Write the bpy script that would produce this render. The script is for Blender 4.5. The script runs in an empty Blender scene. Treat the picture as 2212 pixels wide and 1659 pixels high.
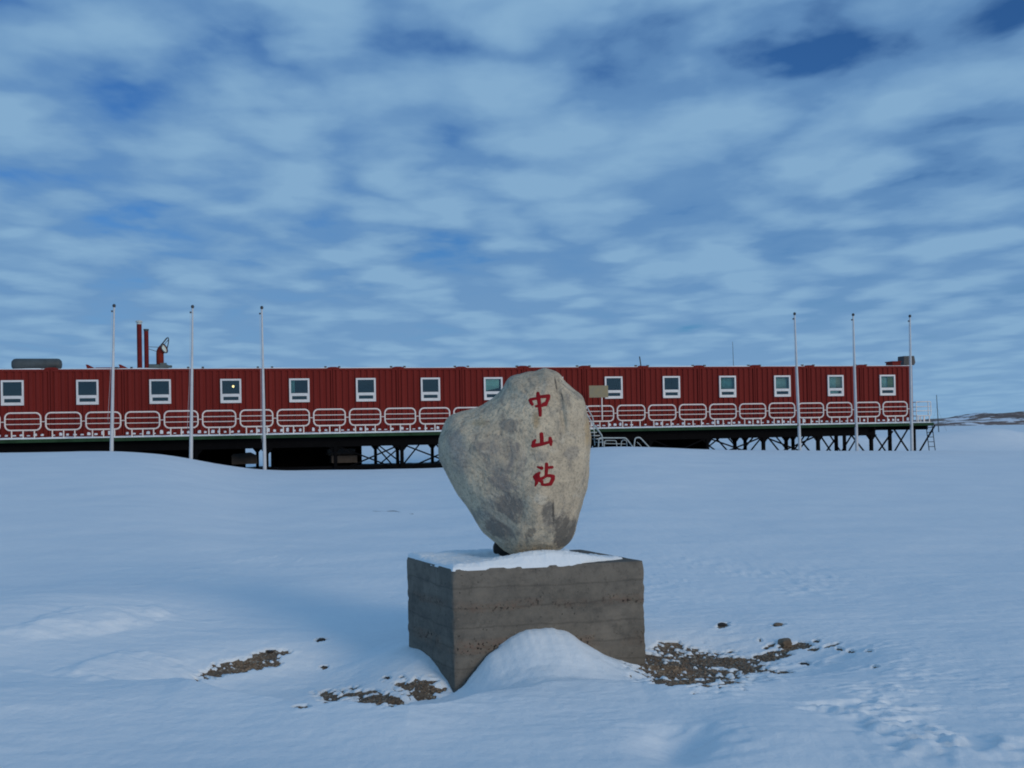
import bpy, bmesh, math, random
import numpy as np
from mathutils import Vector, Matrix
from mathutils.bvhtree import BVHTree
random.seed(4)
rng = np.random.default_rng(7)
scene = bpy.context.scene
COL = scene.collection

# ------------------------------------------------------------------ camera
F, PX, PY = 2300.0, 1081.0, 910.0          # focal length and principal point, photo units (2212 wide)
EYE = np.array([0.0, 0.0, 1.7])
PITCH, ROLL = math.atan(27.0/F), math.radians(1.1)
fw = np.array([0, math.cos(PITCH), math.sin(PITCH)])
u0 = np.array([0, -math.sin(PITCH), math.cos(PITCH)])
r0 = np.array([1.0, 0, 0])
cr = math.cos(ROLL)*r0 - math.sin(ROLL)*u0
cu = math.sin(ROLL)*r0 + math.cos(ROLL)*u0
cam_d = bpy.data.cameras.new('camera'); cam = bpy.data.objects.new('camera', cam_d); COL.objects.link(cam)
cam.matrix_world = Matrix(((cr[0], cu[0], -fw[0], EYE[0]), (cr[1], cu[1], -fw[1], EYE[1]), (cr[2], cu[2], -fw[2], EYE[2]), (0, 0, 0, 1)))
cam_d.sensor_fit = 'HORIZONTAL'; cam_d.sensor_width = 36; cam_d.lens = 36*F/2212
cam_d.shift_x = 25/2212; cam_d.shift_y = 80.5/2212
cam_d.clip_start = 0.1; cam_d.clip_end = 20000
scene.camera = cam

def ray(x, y):
    return F*fw + (x-PX)*cr - (y-PY)*cu
def at_y(x, y, Y):                      # point seen at (x, y) lying at world depth Y
    d = ray(x, y); return EYE + d*(Y/d[1])
def at_z(x, y, z):                      # point seen at (x, y) lying at height z
    d = ray(x, y); return EYE + d*((z-EYE[2])/d[2])
def project(X, Y, Z):
    vx, vy, vz = X-EYE[0], Y-EYE[1], Z-EYE[2]
    c = vx*cr[0]+vy*cr[1]+vz*cr[2]; u = vx*cu[0]+vy*cu[1]+vz*cu[2]; f = vx*fw[0]+vy*fw[1]+vz*fw[2]
    f = np.maximum(f, 1e-3)
    return PX+F*c/f, PY-F*u/f

# ------------------------------------------------------------------ noise
def _hash(ix, iy, seed):
    h = (ix.astype(np.int64)*374761393 + iy.astype(np.int64)*668265263 + seed*1442695041) & 0xFFFFFFFF
    h = ((h ^ (h >> 13))*1274126177) & 0xFFFFFFFF
    return h ^ (h >> 16)
def gnoise(x, y, seed=0):
    ix, iy = np.floor(x), np.floor(y); fx, fy = x-ix, y-iy
    ux, uy = fx*fx*fx*(fx*(fx*6-15)+10), fy*fy*fy*(fy*(fy*6-15)+10)
    def g(dx, dy):
        a = _hash(ix+dx, iy+dy, seed)/4294967296.0*2*np.pi
        return np.cos(a)*(fx-dx) + np.sin(a)*(fy-dy)
    a, b, c, d = g(0, 0), g(1, 0), g(0, 1), g(1, 1)
    return 1.4*((a*(1-ux)+b*ux)*(1-uy) + (c*(1-ux)+d*ux)*uy)
def fbm(x, y, octv=4, seed=0, gain=0.5):
    s = 0; a = 1.0; t = 0
    for i in range(octv):
        s = s + a*gnoise(x*2**i+i*17.3, y*2**i-i*9.1, seed+i); t += a; a *= gain
    return s/t
def sstep(a, b, x):
    t = np.clip((x-a)/(b-a), 0, 1); return t*t*(3-2*t)
def gell(px, py, cx, cy, rx, ry, tilt=0.0):
    c, s = math.cos(tilt), math.sin(tilt)
    dx, dy = px-cx, py-cy
    return ((dx*c+dy*s)/rx)**2 + ((-dx*s+dy*c)/ry)**2

# ------------------------------------------------------------------ object helpers
def put(o, parent=None):
    COL.objects.link(o)
    if parent is not None: o.parent = parent
    return o
def tag(o, label=None, cat=None, group=None, kind=None):
    if label: o['label'] = label
    if cat: o['category'] = cat
    if group: o['group'] = group
    if kind: o['kind'] = kind
    return o
def empty(name, loc=(0, 0, 0), rz=0.0):
    o = bpy.data.objects.new(name, None); o.empty_display_size = 0.3
    o.location = loc; o.rotation_euler = (0, 0, rz); return put(o)
def np_mesh(name, V, Q, smooth=True):
    me = bpy.data.meshes.new(name); V = np.asarray(V, np.float32); Q = np.asarray(Q, np.int32)
    me.vertices.add(len(V)); me.vertices.foreach_set('co', V.ravel())
    k = Q.shape[1]
    me.loops.add(Q.size); me.loops.foreach_set('vertex_index', Q.ravel())
    me.polygons.add(len(Q)); me.polygons.foreach_set('loop_start', np.arange(0, Q.size, k, dtype=np.int32))
    me.polygons.foreach_set('loop_total', np.full(len(Q), k, np.int32))
    me.update(calc_edges=True); me.validate()
    if smooth: me.shade_smooth()
    return me
class MB:
    def __init__(s): s.v = []; s.f = []; s.m = []; s.mi = 0
    def add(s, vs, fs):
        b = len(s.v); s.v += [tuple(map(float, p)) for p in vs]
        for f in fs: s.f.append([i+b for i in f]); s.m.append(s.mi)
        return s
    def quad(s, a, b, c, d): return s.add([a, b, c, d], [(0, 1, 2, 3)])
    def box(s, x0, x1, y0, y1, z0, z1):
        return s.add([(x0, y0, z0), (x1, y0, z0), (x1, y1, z0), (x0, y1, z0), (x0, y0, z1), (x1, y0, z1), (x1, y1, z1), (x0, y1, z1)],
                     [(3, 2, 1, 0), (4, 5, 6, 7), (0, 1, 5, 4), (1, 2, 6, 5), (2, 3, 7, 6), (3, 0, 4, 7)])
    def bar(s, p, q, w, h=None):            # rectangular section bar from p to q
        h = h or w; p, q = Vector(p), Vector(q); d = (q-p).normalized()
        a = d.cross(Vector((0, 0, 1)))
        if a.length < 1e-3: a = Vector((1, 0, 0))
        a.normalize(); b = a.cross(d)
        vs = [e + a*sx*w/2 + b*sy*h/2 for e in (p, q) for sx, sy in ((-1, -1), (1, -1), (1, 1), (-1, 1))]
        return s.add(vs, [(0, 1, 2, 3), (7, 6, 5, 4), (4, 5, 1, 0), (5, 6, 2, 1), (6, 7, 3, 2), (7, 4, 0, 3)])
    def tube(s, pts, r, seg=8, closed=False, cap=True):
        pts = [Vector(p) for p in pts]; n = len(pts); b = len(s.v)
        rs = r if isinstance(r, (list, tuple)) else [r]*n
        prev = None
        for i, p in enumerate(pts):
            if closed: d = pts[(i+1) % n]-pts[i-1]
            else: d = pts[min(i+1, n-1)]-pts[max(i-1, 0)]
            d.normalize()
            if prev is None:
                a = d.cross(Vector((0, 1, 0)))
                if a.length < 0.05: a = d.cross(Vector((1, 0, 0)))
            else: a = prev - d*prev.dot(d)
            a.normalize(); prev = a; c = d.cross(a)
            for k in range(seg):
                t = 2*math.pi*k/seg
                s.v.append(tuple(p + (a*math.cos(t)+c*math.sin(t))*rs[i]))
        for i in range(n if closed else n-1):
            j = (i+1) % n
            for k in range(seg):
                l = (k+1) % seg
                s.f.append([b+i*seg+k, b+j*seg+k, b+j*seg+l, b+i*seg+l][::-1]); s.m.append(s.mi)
        if cap and not closed:
            s.f.append([b+k for k in range(seg)]); s.m.append(s.mi)
            s.f.append([b+(n-1)*seg+k for k in range(seg)][::-1]); s.m.append(s.mi)
        return s
    def lathe(s, c, prof, seg=16, axis='z'):     # prof: list of (radius, height)
        b = len(s.v)
        for r, h in prof:
            for k in range(seg):
                t = 2*math.pi*k/seg; x, y = r*math.cos(t), r*math.sin(t)
                p = (x, y, h) if axis == 'z' else (h, x, y)
                s.v.append((c[0]+p[0], c[1]+p[1], c[2]+p[2]))
        for i in range(len(prof)-1):
            for k in range(seg):
                l = (k+1) % seg; s.f.append([b+i*seg+k, b+i*seg+l, b+(i+1)*seg+l, b+(i+1)*seg+k]); s.m.append(s.mi)
        return s
    def prism(s, poly, y0, y1):                  # polygon in (x, z), extruded along y
        n = len(poly); vs = [(x, y0, z) for x, z in poly]+[(x, y1, z) for x, z in poly]
        fs = [list(range(n)), list(range(n, 2*n))[::-1]] + [[(i+1) % n, i, n+i, n+(i+1) % n] for i in range(n)]
        return s.add(vs, fs)
    def mesh(s, name, mats, smooth=None):
        me = bpy.data.meshes.new(name); me.from_pydata(s.v, [], s.f)
        for m in (mats if isinstance(mats, (list, tuple)) else [mats]): me.materials.append(m)
        me.polygons.foreach_set('material_index', s.m)
        bm = bmesh.new(); bm.from_mesh(me); bmesh.ops.recalc_face_normals(bm, faces=bm.faces); bm.to_mesh(me); bm.free()
        if smooth: me.shade_smooth(); me.set_sharp_from_angle(angle=math.radians(smooth))
        return me
    def build(s, name, mats, parent=None, smooth=None, bevel=0):
        o = put(bpy.data.objects.new(name, s.mesh(name, mats, smooth)), parent)
        if bevel:
            b = o.modifiers.new('bevel', 'BEVEL'); b.width = bevel; b.segments = 2; b.limit_method = 'ANGLE'
        return o
def dup(o, parent=None, loc=None):
    c = o.copy(); COL.objects.link(c)
    if parent is not None: c.parent = parent
    if loc is not None: c.location = loc
    return c

# ------------------------------------------------------------------ materials
class NT:
    def __init__(s, name):
        s.mat = bpy.data.materials.new(name); s.mat.use_nodes = True; s.t = s.mat.node_tree
        s.b = s.t.nodes['Principled BSDF']; s.out = s.t.nodes['Material Output']
        s.co = s.n('ShaderNodeTexCoord').outputs['Object']
    def n(s, typ, **kw):
        nd = s.t.nodes.new(typ)
        for k, v in kw.items(): s.setv(nd, k, v)
        return nd
    def setv(s, nd, k, v):
        if hasattr(nd, k) and k not in ('inputs',) and not isinstance(v, bpy.types.NodeSocket): 
            setattr(nd, k, v); return
        i = nd.inputs[k] if not k.startswith('i_') else nd.inputs[int(k[2:])]
        if isinstance(v, bpy.types.NodeSocket): s.t.links.new(v, i)
        else: i.default_value = v
    def map(s, scale=(1, 1, 1), loc=(0, 0, 0), co=None):
        m = s.n('ShaderNodeMapping'); s.t.links.new(co or s.co, m.inputs['Vector'])
        m.inputs['Scale'].default_value = scale; m.inputs['Location'].default_value = loc; return m.outputs[0]
    def noise(s, scale, detail=4, rough=0.55, dist=0.0, co=None):
        nd = s.n('ShaderNodeTexNoise'); s.t.links.new(co or s.co, nd.inputs['Vector'])
        nd.inputs['Scale'].default_value = scale; nd.inputs['Detail'].default_value = detail
        nd.inputs['Roughness'].default_value = rough; nd.inputs['Distortion'].default_value = dist
        return nd.outputs['Fac']
    def voro(s, scale, co=None, feature='F1', out='Distance'):
        nd = s.n('ShaderNodeTexVoronoi'); nd.feature = feature; s.t.links.new(co or s.co, nd.inputs['Vector'])
        nd.inputs['Scale'].default_value = scale; return nd.outputs[out]
    def ramp(s, fac, *stops):
        nd = s.n('ShaderNodeValToRGB'); s.t.links.new(fac, nd.inputs[0]); e = nd.color_ramp.elements
        while len(e) < len(stops): e.new(0.5)
        for i, (p, c) in enumerate(stops):
            e[i].position = p; e[i].color = (c, c, c, 1) if not hasattr(c, '__len__') else (*c, 1)
        return nd.outputs[0]
    def mix(s, fac, a, b, mode='MIX'):
        nd = s.n('ShaderNodeMix'); nd.data_type = 'RGBA'; nd.blend_type = mode
        for i, v in ((0, fac), (6, a), (7, b)):
            if isinstance(v, bpy.types.NodeSocket): s.t.links.new(v, nd.inputs[i])
            else: nd.inputs[i].default_value = v if i == 0 else (*v, 1)
        return nd.outputs[2]
    def math(s, op, a, b=0.0, c=0.0):
        nd = s.n('ShaderNodeMath'); nd.operation = op
        for i, v in ((0, a), (1, b), (2, c)):
            if isinstance(v, bpy.types.NodeSocket): s.t.links.new(v, nd.inputs[i])
            else: nd.inputs[i].default_value = v
        return nd.outputs[0]
    def sep(s, co=None):
        nd = s.n('ShaderNodeSeparateXYZ'); s.t.links.new(co or s.co, nd.inputs[0]); return nd.outputs
    def color(s, c):
        if isinstance(c, bpy.types.NodeSocket): s.t.links.new(c, s.b.inputs['Base Color'])
        else: s.b.inputs['Base Color'].default_value = (*c, 1)
    def rough(s, r):
        if isinstance(r, bpy.types.NodeSocket): s.t.links.new(r, s.b.inputs['Roughness'])
        else: s.b.inputs['Roughness'].default_value = r
    def bump(s, h, strength=0.5, dist=0.01):
        nd = s.n('ShaderNodeBump'); s.t.links.new(h, nd.inputs['Height'])
        nd.inputs['Strength'].default_value = strength; nd.inputs['Distance'].default_value = dist
        s.t.links.new(nd.outputs[0], s.b.inputs['Normal'])
def simple(name, c, rough=0.6, var=0.25, scale=3.0, metal=0.0, c2=None, bump=0.0, spec=0.4):
    m = NT(name); c2 = c2 or tuple(k*(1-var) for k in c)
    f = m.ramp(m.noise(scale, 5, 0.65), (0.35, 0.0), (0.68, 1.0))
    m.color(m.mix(f, c, c2)); m.rough(rough); m.b.inputs['Metallic'].default_value = metal; m.b.inputs['Specular IOR Level'].default_value = spec
    if bump: m.bump(m.noise(scale*12, 3), 0.4, bump)
    return m.mat

def mat_snow():
    m = NT('snow')
    f = m.noise(0.9, 6, 0.6); g = m.noise(7.0, 4, 0.6)
    c = m.mix(m.ramp(f, (0.3, 0.0), (0.7, 1.0)), (0.77, 0.83, 0.87), (0.84, 0.88, 0.90))
    m.color(c); m.rough(0.75); m.b.inputs['Specular IOR Level'].default_value = 0.2
    a = m.math('MULTIPLY', m.noise(55.0, 5, 0.7), 0.35); b = m.math('MULTIPLY', g, 1.6)
    m.bump(m.math('ADD', a, b), 0.55, 0.012)
    return m.mat
def mat_red():
    m = NT('red_paint')
    st = m.noise(1.0, 5, 0.6, co=m.map((2.2, 2.2, 0.25)))
    c = m.mix(m.ramp(st, (0.3, 0.0), (0.7, 1.0)), (0.145, 0.016, 0.013), (0.190, 0.023, 0.018))
    fd = m.noise(2.0, 6, 0.75, co=m.map((4.5, 4.5, 0.5), (3, 1, 0)))
    c = m.mix(m.ramp(fd, (0.66, 0.0), (0.78, 0.22)), c, (0.34, 0.14, 0.12))
    ru = m.noise(1.3, 6, 0.7, co=m.map((1.5, 1.5, 0.4), (9, 0, 2)))
    c = m.mix(m.ramp(ru, (0.55, 0.0), (0.78, 0.6)), c, (0.10, 0.014, 0.012))
    m.color(c); m.rough(0.75); m.b.inputs['Specular IOR Level'].default_value = 0.12
    m.bump(m.noise(9.0, 4, 0.6, co=m.map((1, 1, 0.4))), 0.25, 0.01)
    return m.mat
def mat_stone():
    m = NT('granite')
    w = m.n('ShaderNodeVectorMath'); w.operation = 'MULTIPLY_ADD'
    wn = m.n('ShaderNodeTexNoise'); m.t.links.new(m.co, wn.inputs['Vector']); wn.inputs['Scale'].default_value = 3.5; wn.inputs['Detail'].default_value = 5
    m.t.links.new(wn.outputs['Color'], w.inputs[0]); w.inputs[1].default_value = (0.22, 0.22, 0.22); m.t.links.new(m.co, w.inputs[2])
    wc = w.outputs[0]
    edge = m.math('MULTIPLY', m.math('SUBTRACT', m.noise(11, 6, 0.75), 0.5), 1.9)
    big = m.math('MULTIPLY', m.math('SUBTRACT', m.noise(4, 3, 0.5), 0.5), 1.2)
    def spot(cx, cy, rx, ry, rot=0.0, soft=0.35):      # a stain, vein or painted-in shade of the stone, placed on its face
        v = [(1180+cx*0.3375)/1.3019, (1000+cy*0.3375)/1.3019]
        p = at_y(v[0], v[1], YS) - np.array([at_y(*c3(720, 790), YS)[0], YS, ZT]); k = 0.3375/1.3019*YS/F
        mp = m.n('ShaderNodeMapping'); mp.vector_type = 'TEXTURE'; m.t.links.new(m.co, mp.inputs['Vector'])
        mp.inputs['Location'].default_value = (p[0], 0, p[2]); mp.inputs['Rotation'].default_value = (0, rot, 0); mp.inputs['Scale'].default_value = (rx*k, 1e3, ry*k)
        l = m.n('ShaderNodeVectorMath'); l.operation = 'LENGTH'; m.t.links.new(mp.outputs[0], l.inputs[0])
        d = m.math('ADD', m.math('ADD', l.outputs['Value'], edge), big)
        return m.ramp(d, (1.0-soft, 1.0), (1.0+soft, 0.0))
    f1 = m.noise(3.0, 7, 0.62, co=wc)
    c = m.mix(m.ramp(f1, (0.36, 0.0), (0.60, 1.0)), (0.47, 0.39, 0.285), (0.68, 0.56, 0.395))
    vn = m.noise(5.0, 6, 0.65, 0.8, co=m.map((2.6, 2.6, 0.6), (1, 2, 3), wc)); c = m.mix(m.ramp(vn, (0.34, 0.7), (0.46, 0.0)), c, (0.25, 0.225, 0.19))
    f2 = m.noise(2.4, 6, 0.65, 0.6, co=m.map((1.6, 1.6, 0.9), (4, 2, 1), wc)); c = m.mix(m.ramp(f2, (0.56, 0.0), (0.64, 0.65)), c, (0.23, 0.22, 0.21))
    f4 = m.noise(4.0, 6, 0.7, 0.5, co=m.map((1.3, 1.3, 2.4), (7, 3, 1), wc)); c = m.mix(m.ramp(f4, (0.55, 0.0), (0.66, 0.7)), c, (0.64, 0.56, 0.43))
    for sp, col, k in (((960, 540, 40, 90, 0, .6), (0.40, 0.25, 0.10), 0.6), ((1395, 640, 45, 190, 0, .7), (0.55, 0.36, 0.15), 0.55), ((470, 560, 120, 50, 0, .7), (0.47, 0.34, 0.17), 0.45),
                       ((330, 800, 120, 330, -0.1, .7), (0.24, 0.24, 0.25), 0.55), ((750, 590, 85, 75), (0.23, 0.21, 0.185), 0.7), ((810, 750, 26, 60), (0.19, 0.18, 0.17), 0.7), ((500, 740, 60, 40, 0, .6), (0.20, 0.19, 0.175), 0.6),  # first, tall bluish-grey spot paints in the shaded left side
                       ((700, 1050, 150, 70, 0.3), (0.23, 0.21, 0.195), 0.7), ((740, 1220, 150, 170, -0.2), (0.18, 0.165, 0.15), 0.85), ((650, 1420, 130, 80, 0.7), (0.17, 0.155, 0.14), 0.8),
                       ((1055, 1300, 62, 110), (0.15, 0.14, 0.125), 0.85), ((1190, 1470, 110, 165, 0.35, .25), (0.135, 0.122, 0.105), 0.9), ((920, 1440, 80, 50, -0.6), (0.21, 0.17, 0.13), 0.7), ((1000, 830, 90, 60), (0.30, 0.275, 0.245), 0.5),
                       ((1250, 800, 70, 60), (0.27, 0.25, 0.225), 0.55), ((690, 1330, 170, 34, 0.62, .3), (0.52, 0.45, 0.34), 0.85), ((985, 1170, 60, 55), (0.62, 0.55, 0.43), 0.7), ((900, 1250, 40, 190, 0.05), (0.50, 0.44, 0.33), 0.6), ((1010, 1540, 60, 110, 0.3), (0.48, 0.41, 0.31), 0.7),
                       ((1096, 1290, 9, 120, 0, .5), (0.05, 0.045, 0.04), 0.8), ((1122, 240, 10, 70, -0.12, .5), (0.06, 0.055, 0.05), 0.85), ((1172, 350, 7, 55, -0.2, .5), (0.09, 0.08, 0.07), 0.8), ((1240, 290, 160, 10, 0.65, .5), (0.22, 0.20, 0.17), 0.5)):
        c = m.mix(m.math('MULTIPLY', spot(*sp), k), c, col)
    md = m.noise(17, 6, 0.72, co=wc); c = m.mix(m.ramp(md, (0.34, 0.4), (0.48, 0.0)), c, (0.22, 0.19, 0.155)); c = m.mix(m.ramp(md, (0.54, 0.0), (0.70, 0.5)), c, (0.66, 0.57, 0.44))
    gr = m.noise(55, 3, 0.75); c = m.mix(m.ramp(gr, (0.32, 0.6), (0.50, 0.0)), c, (0.16, 0.145, 0.12))
    sp = m.noise(75, 3, 0.7, co=m.map((1, 1, 1), (3, 3, 3))); c = m.mix(m.ramp(sp, (0.64, 0.0), (0.72, 0.75)), c, (0.06, 0.055, 0.055))
    m.color(c); m.rough(0.88); m.b.inputs['Specular IOR Level'].default_value = 0.25
    h = m.math('ADD', m.math('ADD', m.math('MULTIPLY', m.noise(9, 6, 0.68, co=wc), 1.3), m.math('MULTIPLY', vn, 0.5)), m.math('MULTIPLY', gr, 0.22))
    m.bump(h, 0.9, 0.03)
    return m.mat
def mat_concrete():
    m = NT('concrete')
    n1 = m.noise(3.2, 7, 0.65)
    c = m.mix(m.ramp(n1, (0.32, 0.0), (0.68, 1.0)), (0.125, 0.113, 0.095), (0.205, 0.18, 0.147))
    st = m.noise(2.0, 6, 0.65, co=m.map((1.1, 1.1, 5.0)))
    c = m.mix(m.ramp(st, (0.47, 0.0), (0.66, 0.5)), c, (0.085, 0.08, 0.072)); c = m.mix(m.ramp(st, (0.30, 0.4), (0.44, 0.0)), c, (0.19, 0.168, 0.138))
    mt = m.noise(14, 6, 0.75); c = m.mix(m.ramp(mt, (0.33, 0.55), (0.49, 0.0)), c, (0.07, 0.064, 0.056)); c = m.mix(m.ramp(mt, (0.54, 0.0), (0.70, 0.5)), c, (0.225, 0.19, 0.15))
    bl = m.n('ShaderNodeTexWave'); bl.wave_type = 'BANDS'; bl.bands_direction = 'Z'; m.t.links.new(m.co, bl.inputs['Vector']); bl.inputs['Scale'].default_value = 2.35; bl.inputs['Distortion'].default_value = 1.2; bl.inputs['Detail'].default_value = 3; bl.inputs['Detail Scale'].default_value = 2.0
    c = m.mix(m.ramp(bl.outputs['Fac'], (0.0, 0.34), (0.04, 0.0)), c, (0.06, 0.054, 0.047))
    z = m.sep()[2]
    zz = m.math('ADD', z, m.math('MULTIPLY', m.math('SUBTRACT', m.noise(2.3, 3), 0.5), 0.10))
    b1 = m.ramp(zz, (0.215, 0.0), (0.25, 1.0), (0.30, 1.0), (0.335, 0.0))       # pour lines where the gravel shows
    b2 = m.ramp(zz, (0.50, 0.0), (0.525, 0.8), (0.555, 0.8), (0.58, 0.0))
    band = m.math('MAXIMUM', b1, b2)
    patch = m.ramp(m.noise(2.4, 4, 0.6, co=m.map((1, 1, 1), (3.3, 0, 0))), (0.42, 0.0), (0.54, 1.0))
    peb = m.voro(58, out='Color')
    pc = m.mix(m.sep(peb)[0], (0.22, 0.115, 0.075), (0.20, 0.16, 0.115))
    k = m.math('MULTIPLY', band, patch)
    c = m.mix(m.math('MULTIPLY', k, 0.4), c, pc)
    hole = m.ramp(m.noise(48, 2, 0.5), (0.60, 0.0), (0.64, 1.0))
    hk = m.math('MULTIPLY', hole, k)
    fine = m.math('MULTIPLY', m.ramp(m.noise(60, 2, 0.5, co=m.map((1, 1, 1), (5, 5, 5))), (0.70, 0.0), (0.74, 1.0)), 0.8)
    hk = m.math('MAXIMUM', hk, fine)
    c = m.mix(hk, c, (0.018, 0.015, 0.013))
    sp = m.ramp(m.noise(85, 2, 0.6, co=m.map((1, 1, 1), (1, 4, 2))), (0.66, 0.0), (0.72, 0.6))
    c = m.mix(sp, c, (0.26, 0.20, 0.15))
    m.color(c); m.rough(0.9)
    m.b.inputs['Specular IOR Level'].default_value = 0.2
    h = m.math('SUBTRACT', m.math('ADD', m.noise(22, 5, 0.7), m.math('MULTIPLY', n1, 0.6)), m.math('MULTIPLY', hk, 1.2))
    m.bump(h, 0.6, 0.012)
    return m.mat
def mat_soil():
    m = NT('gravel_soil')
    peb = m.sep(m.voro(75, out='Color'))
    c = m.mix(peb[0], (0.11, 0.066, 0.038), (0.30, 0.205, 0.125))
    c = m.mix(m.ramp(m.noise(6, 5, 0.6), (0.4, 0.0), (0.65, 0.8)), c, (0.10, 0.075, 0.055))
    c = m.mix(m.ramp(peb[1], (0.88, 0.0), (0.9, 0.7)), c, (0.42, 0.36, 0.28))
    m.color(c); m.rough(0.95)
    m.bump(m.math('ADD', m.voro(75), m.noise(30, 4)), 0.9, 0.012)
    return m.mat
def mat_glass():
    m = NT('window_glass'); t = m.t
    tr = m.n('ShaderNodeBsdfTransparent'); tr.inputs[0].default_value = (0.70, 0.80, 0.80, 1)
    gl = m.n('ShaderNodeBsdfGlossy'); gl.inputs['Roughness'].default_value = 0.03; gl.inputs['Color'].default_value = (0.9, 0.95, 0.95, 1)
    mx = m.n('ShaderNodeMixShader'); mx.inputs[0].default_value = 0.07
    t.links.new(tr.outputs[0], mx.inputs[1]); t.links.new(gl.outputs[0], mx.inputs[2]); t.links.new(mx.outputs[0], m.out.inputs[0])
    return m.mat
def mat_emit(name, c, s):
    m = NT(name); m.color((0.8, 0.7, 0.5)); m.b.inputs['Emission Color'].default_value = (*c, 1); m.b.inputs['Emission Strength'].default_value = s
    return m.mat
def mat_rockhill():
    m = NT('hill_rock')
    f = m.noise(0.06, 6, 0.65)
    c = m.mix(m.ramp(m.noise(0.2, 4), (0.35, 0.0), (0.65, 1.0)), (0.13, 0.085, 0.07), (0.22, 0.15, 0.12))
    c = m.mix(m.ramp(f, (0.50, 0.0), (0.56, 1.0)), c, (0.8, 0.82, 0.86))
    m.color(c); m.rough(0.9); return m.mat

# ------------------------------------------------------------------ building line
TH = math.atan(0.244); MODW = 3.0; Y0 = MODW/0.0653; X0 = -891.0/F*Y0
tc, ts = math.cos(TH), math.sin(TH)
def wall_Y(col, o=0.0):                     # depth of the building's front line (moved o metres outwards) at a photo column
    k = (np.asarray(col, float)-PX)/F
    bx, by = X0+o*ts, Y0-o*tc
    a = (k*by-bx)/(tc-k*ts)
    return by+a*ts
def loc(x, y, o):                           # photo point on the plane o metres in front of the wall -> (along, height)
    d = ray(x, y); bx, by = X0+o*ts, Y0-o*tc
    k = d[0]/d[1]; a = (k*by-bx)/(tc-k*ts); Y = by+a*ts
    return a, EYE[2]+d[2]*Y/d[1]

# ------------------------------------------------------------------ plinth corners
pF = at_y(976, 1231, 7.12); ZT = pF[2]
pR, pL = at_z(1392, 1212, ZT), at_z(877, 1203, ZT)
pB = pR + (pL-pF)
eR = (pR-pF)[:2]; WR = np.linalg.norm(eR); eR = eR/WR
eL = (pL-pF)[:2]; WL = np.linalg.norm(eL); eL = eL/WL
nR = np.array([eR[1], -eR[0]])             # outward from the front face
nL = np.array([-eL[1], eL[0]])             # outward from the left face
def on_face(x, y, p, e):                    # photo point on a vertical face through p along e -> (distance, height)
    d = ray(x, y)
    A = np.array([[d[0], -e[0]], [d[1], -e[1]]]); k, s = np.linalg.solve(A, p[:2]-EYE[:2])
    return s, EYE[2]+k*d[2]
fb = [(980, 1497), (1011.6, 1464.6), (1033.8, 1426), (1064, 1401), (1095, 1381), (1117, 1362), (1150, 1355), (1180, 1352), (1214, 1349.5),
      (1233, 1359), (1272, 1385), (1316, 1406), (1352, 1431), (1397, 1458)]
fs_, fz_ = np.array([on_face(x, y, pF, eR) for x, y in fb]).T
_g = np.linspace(-0.1, WR+0.3, 140); _kk = np.exp(-(np.arange(-12, 13)/5.0)**2); _kk /= _kk.sum()
fz_ = np.convolve(np.pad(np.interp(_g, fs_, fz_), 12, mode='edge'), _kk, mode='valid')+0.012*gnoise(_g*9, _g*0+2, 4)+0.006*gnoise(_g*24, _g*0+5, 4); fs_ = _g
lb = [(978, 1494), (967, 1470), (950, 1445), (928, 1414.6), (906, 1399), (879.6, 1392)]
ls_, lz_ = np.array([on_face(x, y, pF, eL) for x, y in lb]).T

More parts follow.
